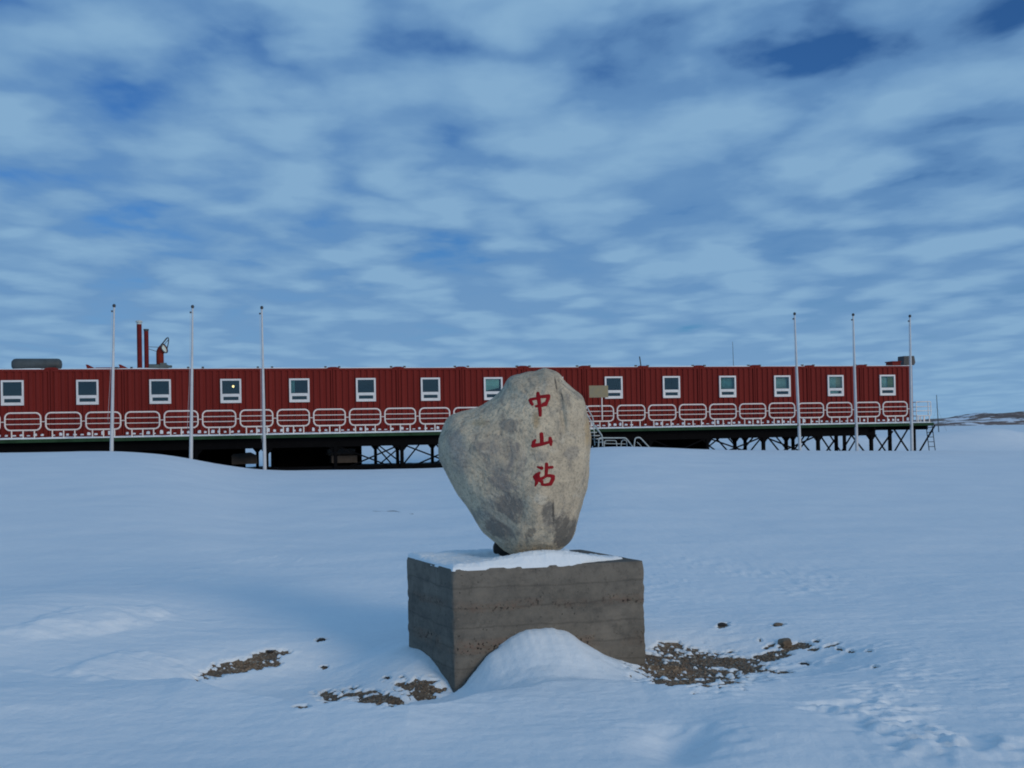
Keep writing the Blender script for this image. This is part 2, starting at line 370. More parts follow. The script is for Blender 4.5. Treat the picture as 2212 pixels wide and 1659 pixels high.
YS = 7.58                                   # depth of the boulder
c3 = lambda x, y: (921.7+x*0.27775, 768.1+y*0.27775)
M = dict(
    snow=mat_snow(), red=mat_red(), stone=mat_stone(), concrete=mat_concrete(), soil=mat_soil(), glass=mat_glass(), hill=mat_rockhill(),
    white=simple('white_paint', (0.88, 0.79, 0.72), 0.5, 0.12, 6), frame=simple('window_white', (0.74, 0.74, 0.74), 0.4, 0.12, 5),
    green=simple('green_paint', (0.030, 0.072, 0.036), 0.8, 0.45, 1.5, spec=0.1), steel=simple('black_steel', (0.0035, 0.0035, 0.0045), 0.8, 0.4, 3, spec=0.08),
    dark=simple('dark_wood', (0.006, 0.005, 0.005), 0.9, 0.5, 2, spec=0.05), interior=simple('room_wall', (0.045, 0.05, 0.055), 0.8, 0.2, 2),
    pole=simple('pole_paint', (0.56, 0.58, 0.60), 0.45, 0.18, 2.0), pulley=simple('dark_metal', (0.05, 0.05, 0.055), 0.5, 0.3, 8),
    flue=simple('flue_red', (0.17, 0.018, 0.018), 0.8, 0.35, 3, spec=0.15), vent=simple('vent_red', (0.22, 0.026, 0.016), 0.8, 0.3, 4, spec=0.15),
    grey=simple('grey_metal', (0.10, 0.13, 0.13), 0.55, 0.35, 3), tank=simple('tank_grey', (0.075, 0.09, 0.095), 0.6, 0.4, 2),
    ply=simple('weathered_plywood', (0.30, 0.24, 0.13), 0.8, 0.35, 3, c2=(0.24, 0.215, 0.15)), char=simple('red_lettering', (0.30, 0.010, 0.016), 0.7, 0.35, 14, spec=0.15),
    rock=simple('loose_rock', (0.24, 0.175, 0.12), 0.9, 0.5, 14, bump=0.01), darkrock=simple('dark_stone', (0.055, 0.045, 0.038), 0.9, 0.5, 9, bump=0.01),
    bare=simple('shade_black_rock', (0.008, 0.007, 0.007), 0.95, 0.6, 0.7, bump=0.03), crate=simple('grey_crate', (0.11, 0.095, 0.085), 0.8, 0.3, 2),
    lamp=mat_emit('lit_lamp', (1.0, 0.62, 0.25), 4.0), galv=simple('galvanised', (0.50, 0.55, 0.54), 0.5, 0.2, 5),
    c_teal=simple('teal_curtain_or_reflection', (0.30, 0.52, 0.50), 0.9, 0.2, 4), c_mint=simple('mint_curtain', (0.66, 0.86, 0.74), 0.9, 0.15, 4),
    c_pale=simple('pale_panel', (0.70, 0.80, 0.72), 0.9, 0.2, 3), c_beige=simple('beige_reflection', (0.80, 0.68, 0.48), 0.9, 0.2, 3),
    c_olive=simple('olive_reflection', (0.55, 0.55, 0.26), 0.9, 0.3, 3), cord=simple('pale_cord', (0.30, 0.27, 0.22), 0.8, 0.3, 20),
)

# ------------------------------------------------------------------ snow terrain
cc = np.array([-400, 0, 110, 200, 260, 340, 410, 470, 530, 565, 700, 950, 1100, 1200, 1290, 1360, 1450, 1500, 1560, 1800, 2053, 2300, 2700])
cy = np.array([985, 978, 976, 974, 974, 979, 990, 1003, 1013, 1016, 1016, 1011, 996, 977, 963, 964, 967, 970, 972, 973, 974, 976, 980])
crest_z = np.array([at_y(a, b, float(wall_Y(a, 4.0)))[2] for a, b in zip(cc, cy)])
_lip = [(230, 1470, 0.0), (294, 1477, 0.35), (386, 1481, 0.8), (415, 1494, 1), (478, 1510, 1), (594, 1523, 1), (740, 1538, 1), (886, 1543, 0.9), (960, 1530, 0.45), (1060, 1502, 0.15), (1200, 1482, 0.12), (1380, 1478, 0.4), (1430, 1479, 0.9), (1560, 1479, 0.8), (1640, 1476, 0.2), (1700, 1474, 0.0)]
lipx = np.array([at_z(a, b, 0.15)[0] for a, b, c in _lip]); lipy = np.array([at_z(a, b, 0.15)[1] for a, b, c in _lip]); lipa = np.array([c for a, b, c in _lip])
_cd = np.arange(-400, 2701, 4.0); _k = np.exp(-(np.arange(-60, 61)*4/62.0)**2); _k /= _k.sum()
_cz = np.convolve(np.pad(np.interp(_cd, cc, crest_z), 60, mode='edge'), _k, mode='valid'); cc, crest_z = _cd, _cz
humA = at_z(205, 1340, 0.25); humB = at_z(275, 1420, 0.2)
def height(x, y, fine=True):
    col = np.clip(PX+F*x/np.maximum(y, 0.8), -400, 2700)
    col = np.where(y < 1, np.clip(col, 0, 2200), col)
    Yc = wall_Y(col, 4.0)
    zc = np.interp(col, cc, crest_z)
    zn = 0.14 + 0.02*gnoise(x*0.5, y*0.5, 3)
    t = np.clip((y-8.5)/(Yc-8.5), 0, 1)
    z = zn + (zc-zn)*np.sin(0.5*np.pi*t)**1.45
    u = y-Yc
    under = np.where(col > 1480, np.minimum(zc-0.5, 0.35), -0.3)
    z = np.where(u > 0, zc + (under-zc)*sstep(0, 3.0, u), z)
    far = under + (0.95-under)*sstep(8, 42, u) + 0.35*sstep(60, 400, u)
    z = np.where(u > 6, far, z)
    # wind scoops beside the plinth
    yl = np.interp(x, lipx, lipy) + 0.03*gnoise(x*3.0, x*0+4.0, 15); ul = y-yl; am = np.interp(x, lipx, lipa)
    e1 = gell(x, y, -1.25, 7.20, 1.45, 0.98, 0.10); e2 = gell(x, y, 1.55, 7.62, 0.95, 0.72, 0.05)
    dr = np.maximum(np.maximum(0.20*np.exp(-e1**2.2), 0.14*np.exp(-e2**2.2)), 0.20*am*np.exp(-(np.maximum(ul, 0)/0.75)**2))
    z = z - dr*sstep(-0.01, 0.20, ul) + 0.065*am*np.exp(-(ul/np.where(ul > 0, 0.13, 0.42))**2)
    z = z - 0.09*np.exp(-gell(x, y, 0.86, 5.35, 0.16, 0.28, -0.25))
    z = z + 0.04*np.exp(-gell(x, y, 1.35, 5.5, 0.35, 0.5, -0.2))
    z = z + 0.22*np.exp(-gell(x, y, -4.3, 8.8, 1.25, 1.9, -0.3)) + 0.07*np.exp(-gell(x, y, -3.0, 6.3, 0.9, 0.5, -0.2))
    # mounds against the plinth
    rx, ry = x-pF[0], y-pF[1]
    det = eR[0]*eL[1]-eR[1]*eL[0]
    s = (rx*eL[1]-ry*eL[0])/det; v = (eR[0]*ry-eR[1]*rx)/det      # skew coordinates along front and left side
    w = rx*nR[0]+ry*nR[1]; sa = rx*eR[0]+ry*eR[1]
    zb = np.interp(sa, fs_, fz_); ends = sstep(-0.12, 0.02, sa)*(1-sstep(WR-0.02, WR+0.30, sa))
    k = np.exp(-(np.maximum(w, 0)/(0.30+0.22*np.clip(zb, 0, 0.5)))**1.7)*ends
    k = np.where(w > -0.35, k, 0)
    z = z + (zb-z)*k
    w2 = rx*nL[0]+ry*nL[1]; sl = rx*eL[0]+ry*eL[1]
    zl = np.interp(sl, ls_, lz_); ends2 = sstep(-0.10, 0.02, sl)*(1-sstep(WL, WL+0.5, sl))
    k2 = np.exp(-(np.maximum(w2, 0)/0.42)**1.7)*ends2
    k2 = np.where((w2 > -0.3) & (w < 0.02), k2, 0)
    z = z + (zl-z)*k2
    k3 = np.exp(-gell(x, y, pR[0]+0.05, pR[1]+0.05, 0.35, 0.4)); k3 = np.where(w < 0.05, k3, k3*np.exp(-(np.maximum(w, 0)/0.15)**2))
    z = z + (0.13-z)*k3*0.8
    # drifts behind the right end of the building
    for a, b, h, r in ((33.5, 73, 1.0, 4.0), (27, 76, 0.5, 6), (40, 78, 0.8, 6), (22, 72, 0.5, 4)):
        z = z + h*np.exp(-gell(x, y, a, b, r, r*0.8))
    # undulation
    d = np.sqrt(x*x+y*y); amp = 0.5+0.5*np.clip(d/25, 0, 2)
    damp = 1-0.8*np.exp(-((y-Yc)/5.0)**2)
    z = z + damp*amp*0.075*fbm(x*0.22+3, y*0.30, 3, 11) + 0.020*fbm(x*0.9, y*1.5, 3, 5)*damp
    if fine:
        px, py = project(x, y, z)
        near = np.exp(-np.maximum(d-12, 0)/14)
        ridg = 1-np.abs(fbm(x*2.6+y*0.9, y*5.5-x*0.6, 4, 23))*2.2
        rough = 0.75*np.exp(-gell(px, py, 1800, 1565, 360, 100, 0.12)) + 0.5*np.exp(-gell(px, py, 1980, 1650, 330, 120)) \
            + 0.45*np.exp(-gell(px, py, 1600, 1250, 330, 45)) + 0.5*np.exp(-gell(px, py, 470, 1228, 170, 26, -0.15)) \
            + 0.35*np.exp(-gell(px, py, 1800, 1420, 250, 60, 0.2))
        rough = np.clip(rough, 0, 1)*(y > 2)
        z = z + (0.05*sstep(0.35, 1.0, ridg)-0.018)*rough*sstep(-0.25, 0.35, fbm(x*1.1, y*1.6, 2, 41))
        g1 = gell(x, y, humA[0], humA[1], 0.32, 0.70, -0.5) + 0.9*fbm(x*3.2, y*2.4, 4, 31); g2 = gell(x, y, humB[0], humB[1], 0.36, 0.42, -0.3) + 0.8*fbm(x*4, y*3, 3, 37)
        z = z + 0.07*(1-sstep(-0.2, 1.4, g1)) + 0.05*(1-sstep(0.1, 1.6, g2))
        z = z + near*(0.006*fbm(x*5.0, y*8.0, 3, 9) + 0.0022*fbm(x*26, y*26, 2, 13))
        st = fbm(x*0.9+y*0.35, y*3.2, 4, 77)
        z = z + np.exp(-np.maximum(d-30, 0)/20)*damp*0.007*sstep(0.05, 0.6, st)
    return z
def axis(lo, hi, step, far0, far1, g):
    a = list(np.arange(lo, hi+1e-6, step))
    s, p = step, a[-1]; up = []
    while p < far1: s *= g; p += s; up.append(p)
    s, p = step, a[0]; dn = []
    while p > far0: s *= g; p -= s; dn.append(p)
    return np.array(dn[::-1]+a+up)
AX = axis(-2.9, 3.1, 0.013, -2600, 2600, 1.03)
AY = axis(6.0, 8.9, 0.013, -30, 5000, 1.022)
GX, GY = np.meshgrid(AX, AY)
GZ = height(GX, GY)
# where the snow is blown thin and soil shows
QX, QY = project(GX, GY, GZ)
patches = [(505, 1440, 78, 17, -0.24), (568, 1420, 42, 14, -0.3), (560, 1437, 45, 9, -0.1), (425, 1468, 12, 4, 0.3), (693, 1383, 14, 4, -0.1), (700, 1441, 10, 4, 0),
           (612, 1409, 24, 4, -0.1), (715, 1503, 36, 13, 0), (800, 1506, 72, 16, 0.15), (770, 1497, 55, 8, 0), (655, 1527, 18, 5, 0), (910, 1488, 48, 24, 0.1), (880, 1478, 45, 10, 0.1),
           (838, 1465, 9, 4, 0), (870, 1463, 8, 3, 0), (1500, 1442, 140, 40, 0.06), (1640, 1447, 45, 6, 0.05), (1680, 1452, 28, 4, 0), (1600, 1425, 60, 7, 0.05), (1430, 1420, 60, 26, -0.2), (1465, 1462, 70, 20, 0.05), (1590, 1440, 75, 16, 0.1), (1660, 1420, 45, 9, -0.1),
           (1690, 1407, 38, 7, -0.15), (1715, 1396, 36, 8, -0.1), (1662, 1396, 14, 5, -0.4), (1640, 1385, 8, 4, 0), (1758, 1402, 14, 4, 0), (1795, 1394, 18, 4, -0.2), (1815, 1403, 12, 4, 0.3),
           (1839, 1408, 10, 4, 0), (1875, 1405, 8, 3, 0), (1740, 1435, 11, 5, 0), (1890, 1440, 9, 3, 0), (1562, 1350, 15, 5, -0.2), (1680, 1351, 14, 4, -0.2), (1765, 1385, 8, 3, 0)]
mask = np.full(GX.shape, -9.0)
for p in patches: mask = np.maximum(mask, 1.25-gell(QX, QY, *p))
rag = 1.5*fbm(GX*5.0, GY*13.0, 5, 51, 0.68)+0.9*fbm(GX*2.2, GY*6.0, 2, 57)+1.3*fbm(GX*19, GY*30, 2, 58)
lim = np.clip((mask+rag-0.22)*2.2, 0, 1.0)*(GY > 4)*(GY < 24)
core = sstep(-3.0, 0.8, mask)*(GY > 4)*(GY < 24)
SOIL = GZ - 0.004 - 0.004*core + 0.010*core*fbm(GX*14, GY*14, 3, 61)*sstep(-0.5, 0.6, mask)
GS = GZ + 0.006*core - 0.034*lim + 0.004*core*fbm(GX*20, GY*20, 2, 71)
nx, ny = len(AX), len(AY)
idx = np.arange(nx*ny, dtype=np.int32).reshape(ny, nx)
Q = np.stack([idx[:-1, :-1], idx[:-1, 1:], idx[1:, 1:], idx[1:, :-1]], -1).reshape(-1, 4)
me = np_mesh('snow_ground', np.stack([GX, GY, GS], -1).reshape(-1, 3), Q); me.materials.append(M['snow'])
tag(put(bpy.data.objects.new('snow_ground', me)), kind='structure')
sel = (mask > -2.2) & (GY > 4) & (GY < 24)
qs = sel.ravel()[Q].any(1); Qs = Q[qs]; used = np.unique(Qs); remap = np.zeros(nx*ny, np.int32); remap[used] = np.arange(len(used))
me = np_mesh('bare_soil', np.stack([GX, GY, SOIL], -1).reshape(-1, 3)[used], remap[Qs]); me.materials.append(M['soil'])
tag(put(bpy.data.objects.new('bare_soil', me)), kind='structure')
def ground(x, y): return float(height(np.array([x], float), np.array([y], float))[0])
def hit(x, y):                              # where the line of sight meets the snow
    d = ray(x, y); d = d/d[1]
    Ys = np.arange(3.5, 60, 0.02); P = EYE[None]+Ys[:, None]*d[None]
    below = P[:, 2] < height(P[:, 0], P[:, 1]); i = int(np.argmax(below)) if below.any() else len(Ys)-1
    return P[i]

# gravel on the bare soil: far too many to count
ok = np.argwhere((lim > 0.9) & (mask > 0.2) & (GX > -2.8) & (GX < 3.0) & (GY > 6.0) & (GY < 8.9))
gv, gf = [], []
for j in rng.choice(len(ok), 1700):
    iy, ix = ok[j]; r = 0.0025+0.011*rng.random()**4
    c = np.array([GX[iy, ix]+rng.normal()*0.006, GY[iy, ix]+rng.normal()*0.006, SOIL[iy, ix]+r*0.25])
    b = len(gv); sc = r*(0.6+0.6*rng.random(3))
    for q in ((1, 0, 0), (0.3, 0.95, 0), (-0.8, 0.6, 0), (-0.8, -0.6, 0), (0.3, -0.95, 0), (0, 0, 0.85), (0, 0, -0.8)):
        gv.append(c+np.array(q)*sc)
    for q in range(5):
        gf.append((b+q, b+(q+1) % 5, b+5)); gf.append((b+(q+1) % 5, b+q, b+6))
me = np_mesh('gravel', np.array(gv), np.array(gf), False); me.materials.append(M['rock'])
tag(put(bpy.data.objects.new('gravel', me)), kind='stuff', label='fine brown gravel scattered over the bare soil patches', cat='gravel')

def rock(name, c, size, mat, label, cat='rock', group=None, seed=0, boxy=0.0, rz=0.0):
    bm = bmesh.new(); bmesh.ops.create_icosphere(bm, subdivisions=4, radius=1)
    rs = np.random.default_rng(seed); off = rs.random(3)*20
    pl = [(Vector(rs.normal(size=3)).normalized(), 0.62+0.25*rs.random()) for _ in range(9)]
    from mathutils import noise
    for v in bm.verts:
        p = v.co.copy()
        if boxy: m = max(abs(p.x), abs(p.y), abs(p.z)); p = p.lerp(p/m*0.85, boxy)
        for n, d in pl:
            k = p.dot(n)
            if k > d: p -= n*(k-d)*0.85
        p *= 1+0.10*noise.noise(p*2.3+Vector(off))+0.04*noise.noise(p*7+Vector(off))
        v.co = Vector((p.x*size[0], p.y*size[1], p.z*size[2]))
    me = bpy.data.meshes.new(name); bm.to_mesh(me); bm.free(); me.materials.append(mat); me.shade_smooth(); me.set_sharp_from_angle(angle=0.6)
    o = put(bpy.data.objects.new(name, me)); o.location = c; o.rotation_euler = (0, 0, rz); return tag(o, label, cat, group)
h = hit(1697, 1397); rock('loose_rock', h+np.array([0, 0.03, 0.022]), (0.055, 0.045, 0.042), M['rock'], 'blocky brown rock standing proud of the snow, right of the large soil patch', seed=3, boxy=0.8)
for i, (x, y, r, lab) in enumerate([
        (1560, 1351, 0.030, 'small dark stone alone in the snow, upper left of the blocky rock'),
        (1682, 1351, 0.030, 'small pale brown stone in the snow, directly above the blocky rock'),
        (693, 1384, 0.028, 'small dark stone in the snow behind the left soil patch'),
        (700, 1442, 0.020, 'tiny dark stone in the snow between the left soil patches'),
        (1738, 1436, 0.024, 'small brown stone in the snow right of the blocky rock, closer to the camera'),
        (838, 1466, 0.016, 'tiny stone in the snow just left of the plinth corner soil'),
        (584, 1409, 0.022, 'small dark stone at the upper edge of the left soil patch')]):
    h = hit(x, y); rock('small_stone', h+np.array([0, 0.01, r*0.12]), (r*1.25, r*1.3, r*0.55), M['darkrock'] if i != 1 else M['rock'], lab, 'stone', seed=20+i, rz=i)
# cord lying across the soil
mb = MB(); pts = []
for k in range(9):
    t = k/8; h = hit(1490+92*t, 1432+42*t); pts.append((h[0], h[1], h[2]+0.001))
mb.tube(pts, 0.003, 6).build('cord', M['cord'], smooth=60); tag(bpy.data.objects['cord'], 'thin pale cord lying straight across the dark soil right of the plinth', 'cord')

mb = MB(); pts = []
for k in range(13):
    t = k/12; h = hit(805+88*t, 1104+6*t*t+1.2*math.sin(t*9)); pts.append((h[0], h[1], h[2]+0.004*math.sin(t*14)-0.002))
mb.tube(pts, [0.004+0.008*math.exp(-((k-5)/2.5)**2) for k in range(13)], 6).build('buried_cable', M['darkrock'], smooth=60)
tag(bpy.data.objects['buried_cable'], 'thin dark cable end half buried in the open snow left of the boulder', 'cable')
# ------------------------------------------------------------------ plinth
def make_plinth():
    bm = bmesh.new(); base = pF.copy()
    c4 = [np.array([p[0], p[1]])-base[:2] for p in (pF, pR, pB, pL)]
    zs = np.linspace(-0.35, ZT, 46); grid = []
    edge_n = [60, 34, 60, 34]; loop = []
    for i in range(4):
        for k in range(edge_n[i]): loop.append(c4[i]+(c4[(i+1) % 4]-c4[i])*k/edge_n[i])
    L = len(loop); cen = sum(c4)/4
    from mathutils import noise
    bad = [pF[2]*q for q in (0.30, 0.62)]
    for z in zs:
        row = []
        for i, p in enumerate(loop):
            v = Vector((p[0], p[1], z)); out = Vector((p[0]-cen[0], p[1]-cen[1], 0)).normalized()
            d = 0.0045*noise.noise(v*7)+0.003*noise.noise(v*23)
            corner = min(min(i, L-i), *[abs(i-sum(edge_n[:q])) for q in (1, 2, 3)])
            if corner == 0: d -= 0.007+0.010*max(0, noise.noise(v*11+Vector((5, 0, 0))))+0.010*max(0, noise.noise(v*29))
            for b in bad: d -= 0.005*math.exp(-((z-b-0.01*noise.noise(v*2))/0.010)**2)
            if z == zs[-1]: d -= 0.006+0.005*noise.noise(v*14)
            row.append(bm.verts.new(v+out*d))
        grid.append(row)
    for a in range(len(zs)-1):
        for i in range(L): bm.faces.new((grid[a][i], grid[a][(i+1) % L], grid[a+1][(i+1) % L], grid[a+1][i]))
    # top: rings shrinking inwards
    prev = grid[-1]
    for q in (0.985, 0.93, 0.8, 0.6, 0.4, 0.2, 0.06):
        row = []
        for p in loop:
            v = Vector((cen[0]+(p[0]-cen[0])*q, cen[1]+(p[1]-cen[1])*q, ZT)); v.z += 0.004*noise.noise(v*6); row.append(bm.verts.new(v))
        for i in range(L): bm.faces.new((prev[i], prev[(i+1) % L], row[(i+1) % L], row[i]))
        prev = row
    bm.faces.new(prev)
    me = bpy.data.meshes.new('concrete_plinth'); bm.to_mesh(me); bm.free(); me.materials.append(M['concrete']); me.shade_smooth(); me.set_sharp_from_angle(angle=math.radians(38))
    o = put(bpy.data.objects.new('concrete_plinth', me)); o.location = (base[0], base[1], 0)
    return tag(o, 'rough grey concrete plinth with gravelly pour lines, carrying the heart-shaped boulder', 'plinth')
make_plinth()

def poly_sd(X, Y, poly):                    # signed distance, positive inside
    P = np.asarray(poly); n = len(P); D = np.full(X.shape, 1e9); ins = np.zeros(X.shape, bool)
    for i in range(n):
        a, b = P[i], P[(i+1) % n]; ex, ey = b-a
        t = np.clip(((X-a[0])*ex+(Y-a[1])*ey)/(ex*ex+ey*ey+1e-12), 0, 1)
        D = np.minimum(D, np.hypot(X-a[0]-t*ex, Y-a[1]-t*ey))
        c = (a[1] > Y) != (b[1] > Y)
        with np.errstate(divide='ignore', invalid='ignore'):
            ins ^= c & (X < (b[0]-a[0])*(Y-a[1])/(b[1]-a[1]+1e-15)+a[0])
    return np.where(ins, D, -D)
# snow lying on the plinth
c6 = lambda x, y: at_z(844.9+x*0.2778, 1136.8+y*0.2778, ZT)[:2]
cap = [c6(*p) for p in ((80, 250), (300, 310), (450, 370), (640, 366), (860, 352), (1100, 345), (1330, 322), (1500, 289), (1800, 252), (1640, 236), (1410, 212), (1330, 150), (1300, 60), (300, 60), (60, 170))]
uu, vv = np.meshgrid(np.linspace(0.004, 0.996, 330), 0.004+0.986*np.linspace(0, 1, 130)**1.6)
SX = pF[0]+uu*(pR-pF)[0]+vv*(pL-pF)[0]; SY = pF[1]+uu*(pR-pF)[1]+vv*(pL-pF)[1]
sd = poly_sd(SX, SY, cap)
edge = np.minimum(np.minimum(uu, 1-uu)*WR, np.minimum(vv, 1-vv)*WL)
sd = np.minimum(sd+0.010*fbm(SX*18, SY*18, 3, 5), edge+0.001-0.010*np.maximum(0, fbm(SX*5, SY*5, 3, 15)))
hb = 0.016+0.080*np.exp(-(((uu-0.52)/0.24)**2+((vv-0.10)/0.10)**2)**1.0)+0.02*np.exp(-(((uu-0.2)/0.2)**2+((vv-0.08)/0.12)**2))+0.02*np.exp(-((vv-0.9)/0.2)**2)*(uu < 0.8)
hb = hb + 0.012*fbm(SX*9, SY*9, 3, 8) + 0.010*np.abs(fbm(SX*22, SY*22, 3, 18))
ST = hb*np.sqrt(np.clip(sd/0.035, 0, 1))-0.012*(sd < 0)
for (x, y, rx, ry) in ((690, 246, 0.10, 0.05), (850, 248, 0.10, 0.05)):
    q = c6(x, y); ST = ST-0.06*np.exp(-gell(SX, SY, q[0], q[1], rx, ry, 0.1)**1.5)
ST = np.maximum(ST, -0.012)
ST[:, 0] = np.minimum(ST[:, 0], -0.012); ST[:, -1] = -0.012; ST[0, :] = -0.012; ST[-1, :] = -0.012
n2 = np.arange(uu.size).reshape(uu.shape); Q2 = np.stack([n2[:-1, :-1], n2[:-1, 1:], n2[1:, 1:], n2[1:, :-1]], -1).reshape(-1, 4)
me = np_mesh('snow_cap', np.stack([SX, SY, ZT+ST], -1).reshape(-1, 3), Q2); me.materials.append(M['snow'])
tag(put(bpy.data.objects.new('snow_cap', me)), 'lumpy layer of snow on top of the concrete plinth, thickest below the boulder', 'snow', kind='stuff')

# ------------------------------------------------------------------ boulder
outl = [(915, 92), (985, 110), (1040, 145), (1085, 205), (1150, 265), (1215, 330), (1245, 420), (1268, 520), (1278, 600), (1280, 700), (1275, 800), (1268, 900), (1250, 1000), (1225, 1120),
        (1195, 1230), (1165, 1340), (1130, 1420), (1085, 1480), (1030, 1525), (900, 1545), (800, 1558), (720, 1566), (660, 1558), (600, 1520), (540, 1462), (460, 1390), (400, 1320), (350, 1240), (310, 1170), (260, 1100),
        (210, 1020), (160, 940), (120, 870), (98, 800), (95, 720), (100, 640), (125, 570), (150, 515), (190, 470), (240, 445), (300, 425), (370, 405), (440, 380), (500, 345), (555, 298),
        (590, 250), (620, 190), (660, 160), (720, 140), (790, 115), (850, 112)]
def make_boulder():
    from mathutils import noise
    P = np.array([at_y(*c3(*p), YS) for p in outl])[:, [0, 2]]
    n = len(P); fine = []
    for i in range(n):                      # Catmull-Rom
        p0, p1, p2, p3 = P[i-1], P[i], P[(i+1) % n], P[(i+2) % n]
        for t in np.linspace(0, 1, 7)[:-1]:
            fine.append(0.5*(2*p1+(p2-p0)*t+(2*p0-5*p1+4*p2-p3)*t*t+(3*p1-p0-3*p2+p3)*t**3))
    B = np.array(fine); nb = len(B)
    C = np.array(at_y(*c3(720, 790), YS))[[0, 2]]
    R = 64; rr = np.sin(np.linspace(0, np.pi/2, R+1))   # dense rings near the rim
    pts = C[None, None]+(B-C)[None]*rr[1:, None, None]     # (R, nb, 2)
    d = poly_sd(pts[..., 0], pts[..., 1], B); d = np.maximum(d, 0); d[-1] = 0
    dc = float(poly_sd(np.array([C[0]]), np.array([C[1]]), B)[0])
    def prof(d, T, D): return T*(1-(1-np.clip(d/D, 0, 1))**2.1)**(1/1.9)
    base = np.array([C[0], YS, ZT])
    V, Fc = [], []
    def shape(x, z, d, sgn):
        T = 0.35 if sgn < 0 else 0.27
        k = prof(d, T, 0.50)
        zz = (z-ZT)/1.35
        m = 0.92+0.16*math.sin(2.2*zz+0.3)+0.10*noise.noise(Vector((x*2.1, sgn, z*2.1)))+0.05*noise.noise(Vector((x*4.7, sgn+3, z*4.7)))
        # a shallow valley below the left shoulder and an upright crease near the top right
        rg = at_y(*c3(850, 1300), YS)[0]+0.10*(z-ZT-0.4)
        if sgn < 0: m += (0.10*math.exp(-abs(x-rg)/0.10)-0.06*math.exp(-((x-rg+0.22)/0.12)**2))*float(1-sstep(0.45, 0.95, z-ZT))
        m -= 0.16*math.exp(-((x+0.30)/0.16)**2-((z-ZT-1.02)/0.14)**2)
        y = k*m
        if sgn < 0:
            cx = at_y(*c3(1005+0.18*max(0, 0), 200), YS)[0]+ (ZT+1.30-z)*0.10
            y -= 0.022*math.exp(-((x-cx)/0.012)**2)*float(sstep(0.85, 1.0, z-ZT)*(1-sstep(1.15, 1.25, z-ZT)))
            y += 0.02*math.exp(-((x-cx-0.05)/0.04)**2)*float(sstep(0.75, 1.0, z-ZT))*min(1, k*8)
        return sgn*y
    for sgn in (-1, 1):
        off = len(V)
        V.append((C[0]-base[0], shape(C[0], C[1], dc, sgn), C[1]-base[2]))
        for r in range(R if sgn < 0 else R-1):
            for j in range(nb):
                x, z = pts[r, j]; V.append((x-base[0], shape(x, z, d[r, j], sgn), z-base[2]))
        ring = lambda r, j: (1+r*nb+j % nb) if (sgn < 0 or r == R-1) else off+1+r*nb+j % nb
        for j in range(nb):
            f = (off, ring(0, j), ring(0, j+1)); Fc.append(f if sgn > 0 else f[::-1])
            for r in range(R-1):
                f = (ring(r, j), ring(r+1, j), ring(r+1, j+1), ring(r, j+1)); Fc.append(f if sgn > 0 else f[::-1])
    me = bpy.data.meshes.new('inscribed_boulder'); me.from_pydata(V, [], Fc); me.update()
    bm = bmesh.new(); bm.from_mesh(me); bmesh.ops.recalc_face_normals(bm, faces=bm.faces); bm.normal_update()
    for _ in range(2): bmesh.ops.smooth_vert(bm, verts=[v for v in bm.verts], factor=0.4, use_axis_x=True, use_axis_y=True, use_axis_z=True)
    bm.normal_update()
    for v in bm.verts:
        p = v.co
        v.co = p + v.normal*(0.014*noise.noise(p*5)+0.005*noise.noise(p*13+Vector((4, 0, 0)))+0.0018*noise.noise(p*37))
    bm.normal_update()
    tree = BVHTree.FromBMesh(bm); bm.to_mesh(me); bm.free()
    me.materials.append(M['stone']); me.shade_smooth()
    o = put(bpy.data.objects.new('inscribed_boulder', me)); o.location = base
    tag(o, 'tall heart-shaped tan boulder with three red characters carved down its face', 'boulder')
    return o, tree, base
boulder, btree, bbase = make_boulder()
CH = [((1470, 1090), 1843/100, [[(790, 300, 75), (800, 450, 95), (860, 800, 85), (900, 1200, 80), (910, 1430, 70)],
                                [(760, 560, 60), (600, 580, 62), (420, 615, 70), (370, 660, 65), (430, 770, 80), (495, 870, 65)],
                                [(860, 480, 70), (1100, 460, 75), (1340, 440, 85), (1320, 570, 80), (1240, 760, 75), (1200, 880, 75), (1000, 930, 60), (700, 965, 55)],
                                [(1180, 800, 60), (1060, 850, 60)]]),
      ((1470, 1200), 2074/100, [[(1090, 440, 100), (1110, 700, 98), (1120, 1000, 105)], [(720, 800, 65), (630, 930, 95), (600, 1130, 85)],
                                [(600, 1110, 100), (900, 1060, 88), (1150, 1010, 85), (1450, 930, 70), (1600, 880, 60)], [(1600, 670, 80), (1620, 850, 115), (1650, 1060, 60)]]),
      ((1480, 1290), 1843/100, [[(590, 430, 40), (800, 490, 80)], [(1050, 280, 75), (1050, 500, 85), (1030, 850, 70)], [(1120, 465, 55), (1340, 440, 65)],
                                [(690, 730, 50), (560, 850, 105), (410, 930, 60)], [(400, 950, 50), (520, 1090, 85), (640, 1100, 85), (900, 980, 60), (1050, 880, 65), (1250, 880, 75), (1390, 930, 90), (1380, 1050, 92), (1260, 1310, 78), (1000, 1360, 60), (830, 1340, 60), (800, 1180, 80), (660, 1090, 90)],
                                [(560, 1110, 90), (530, 1260, 75), (470, 1400, 35)], [(620, 880, 75), (640, 1060, 75)]])]
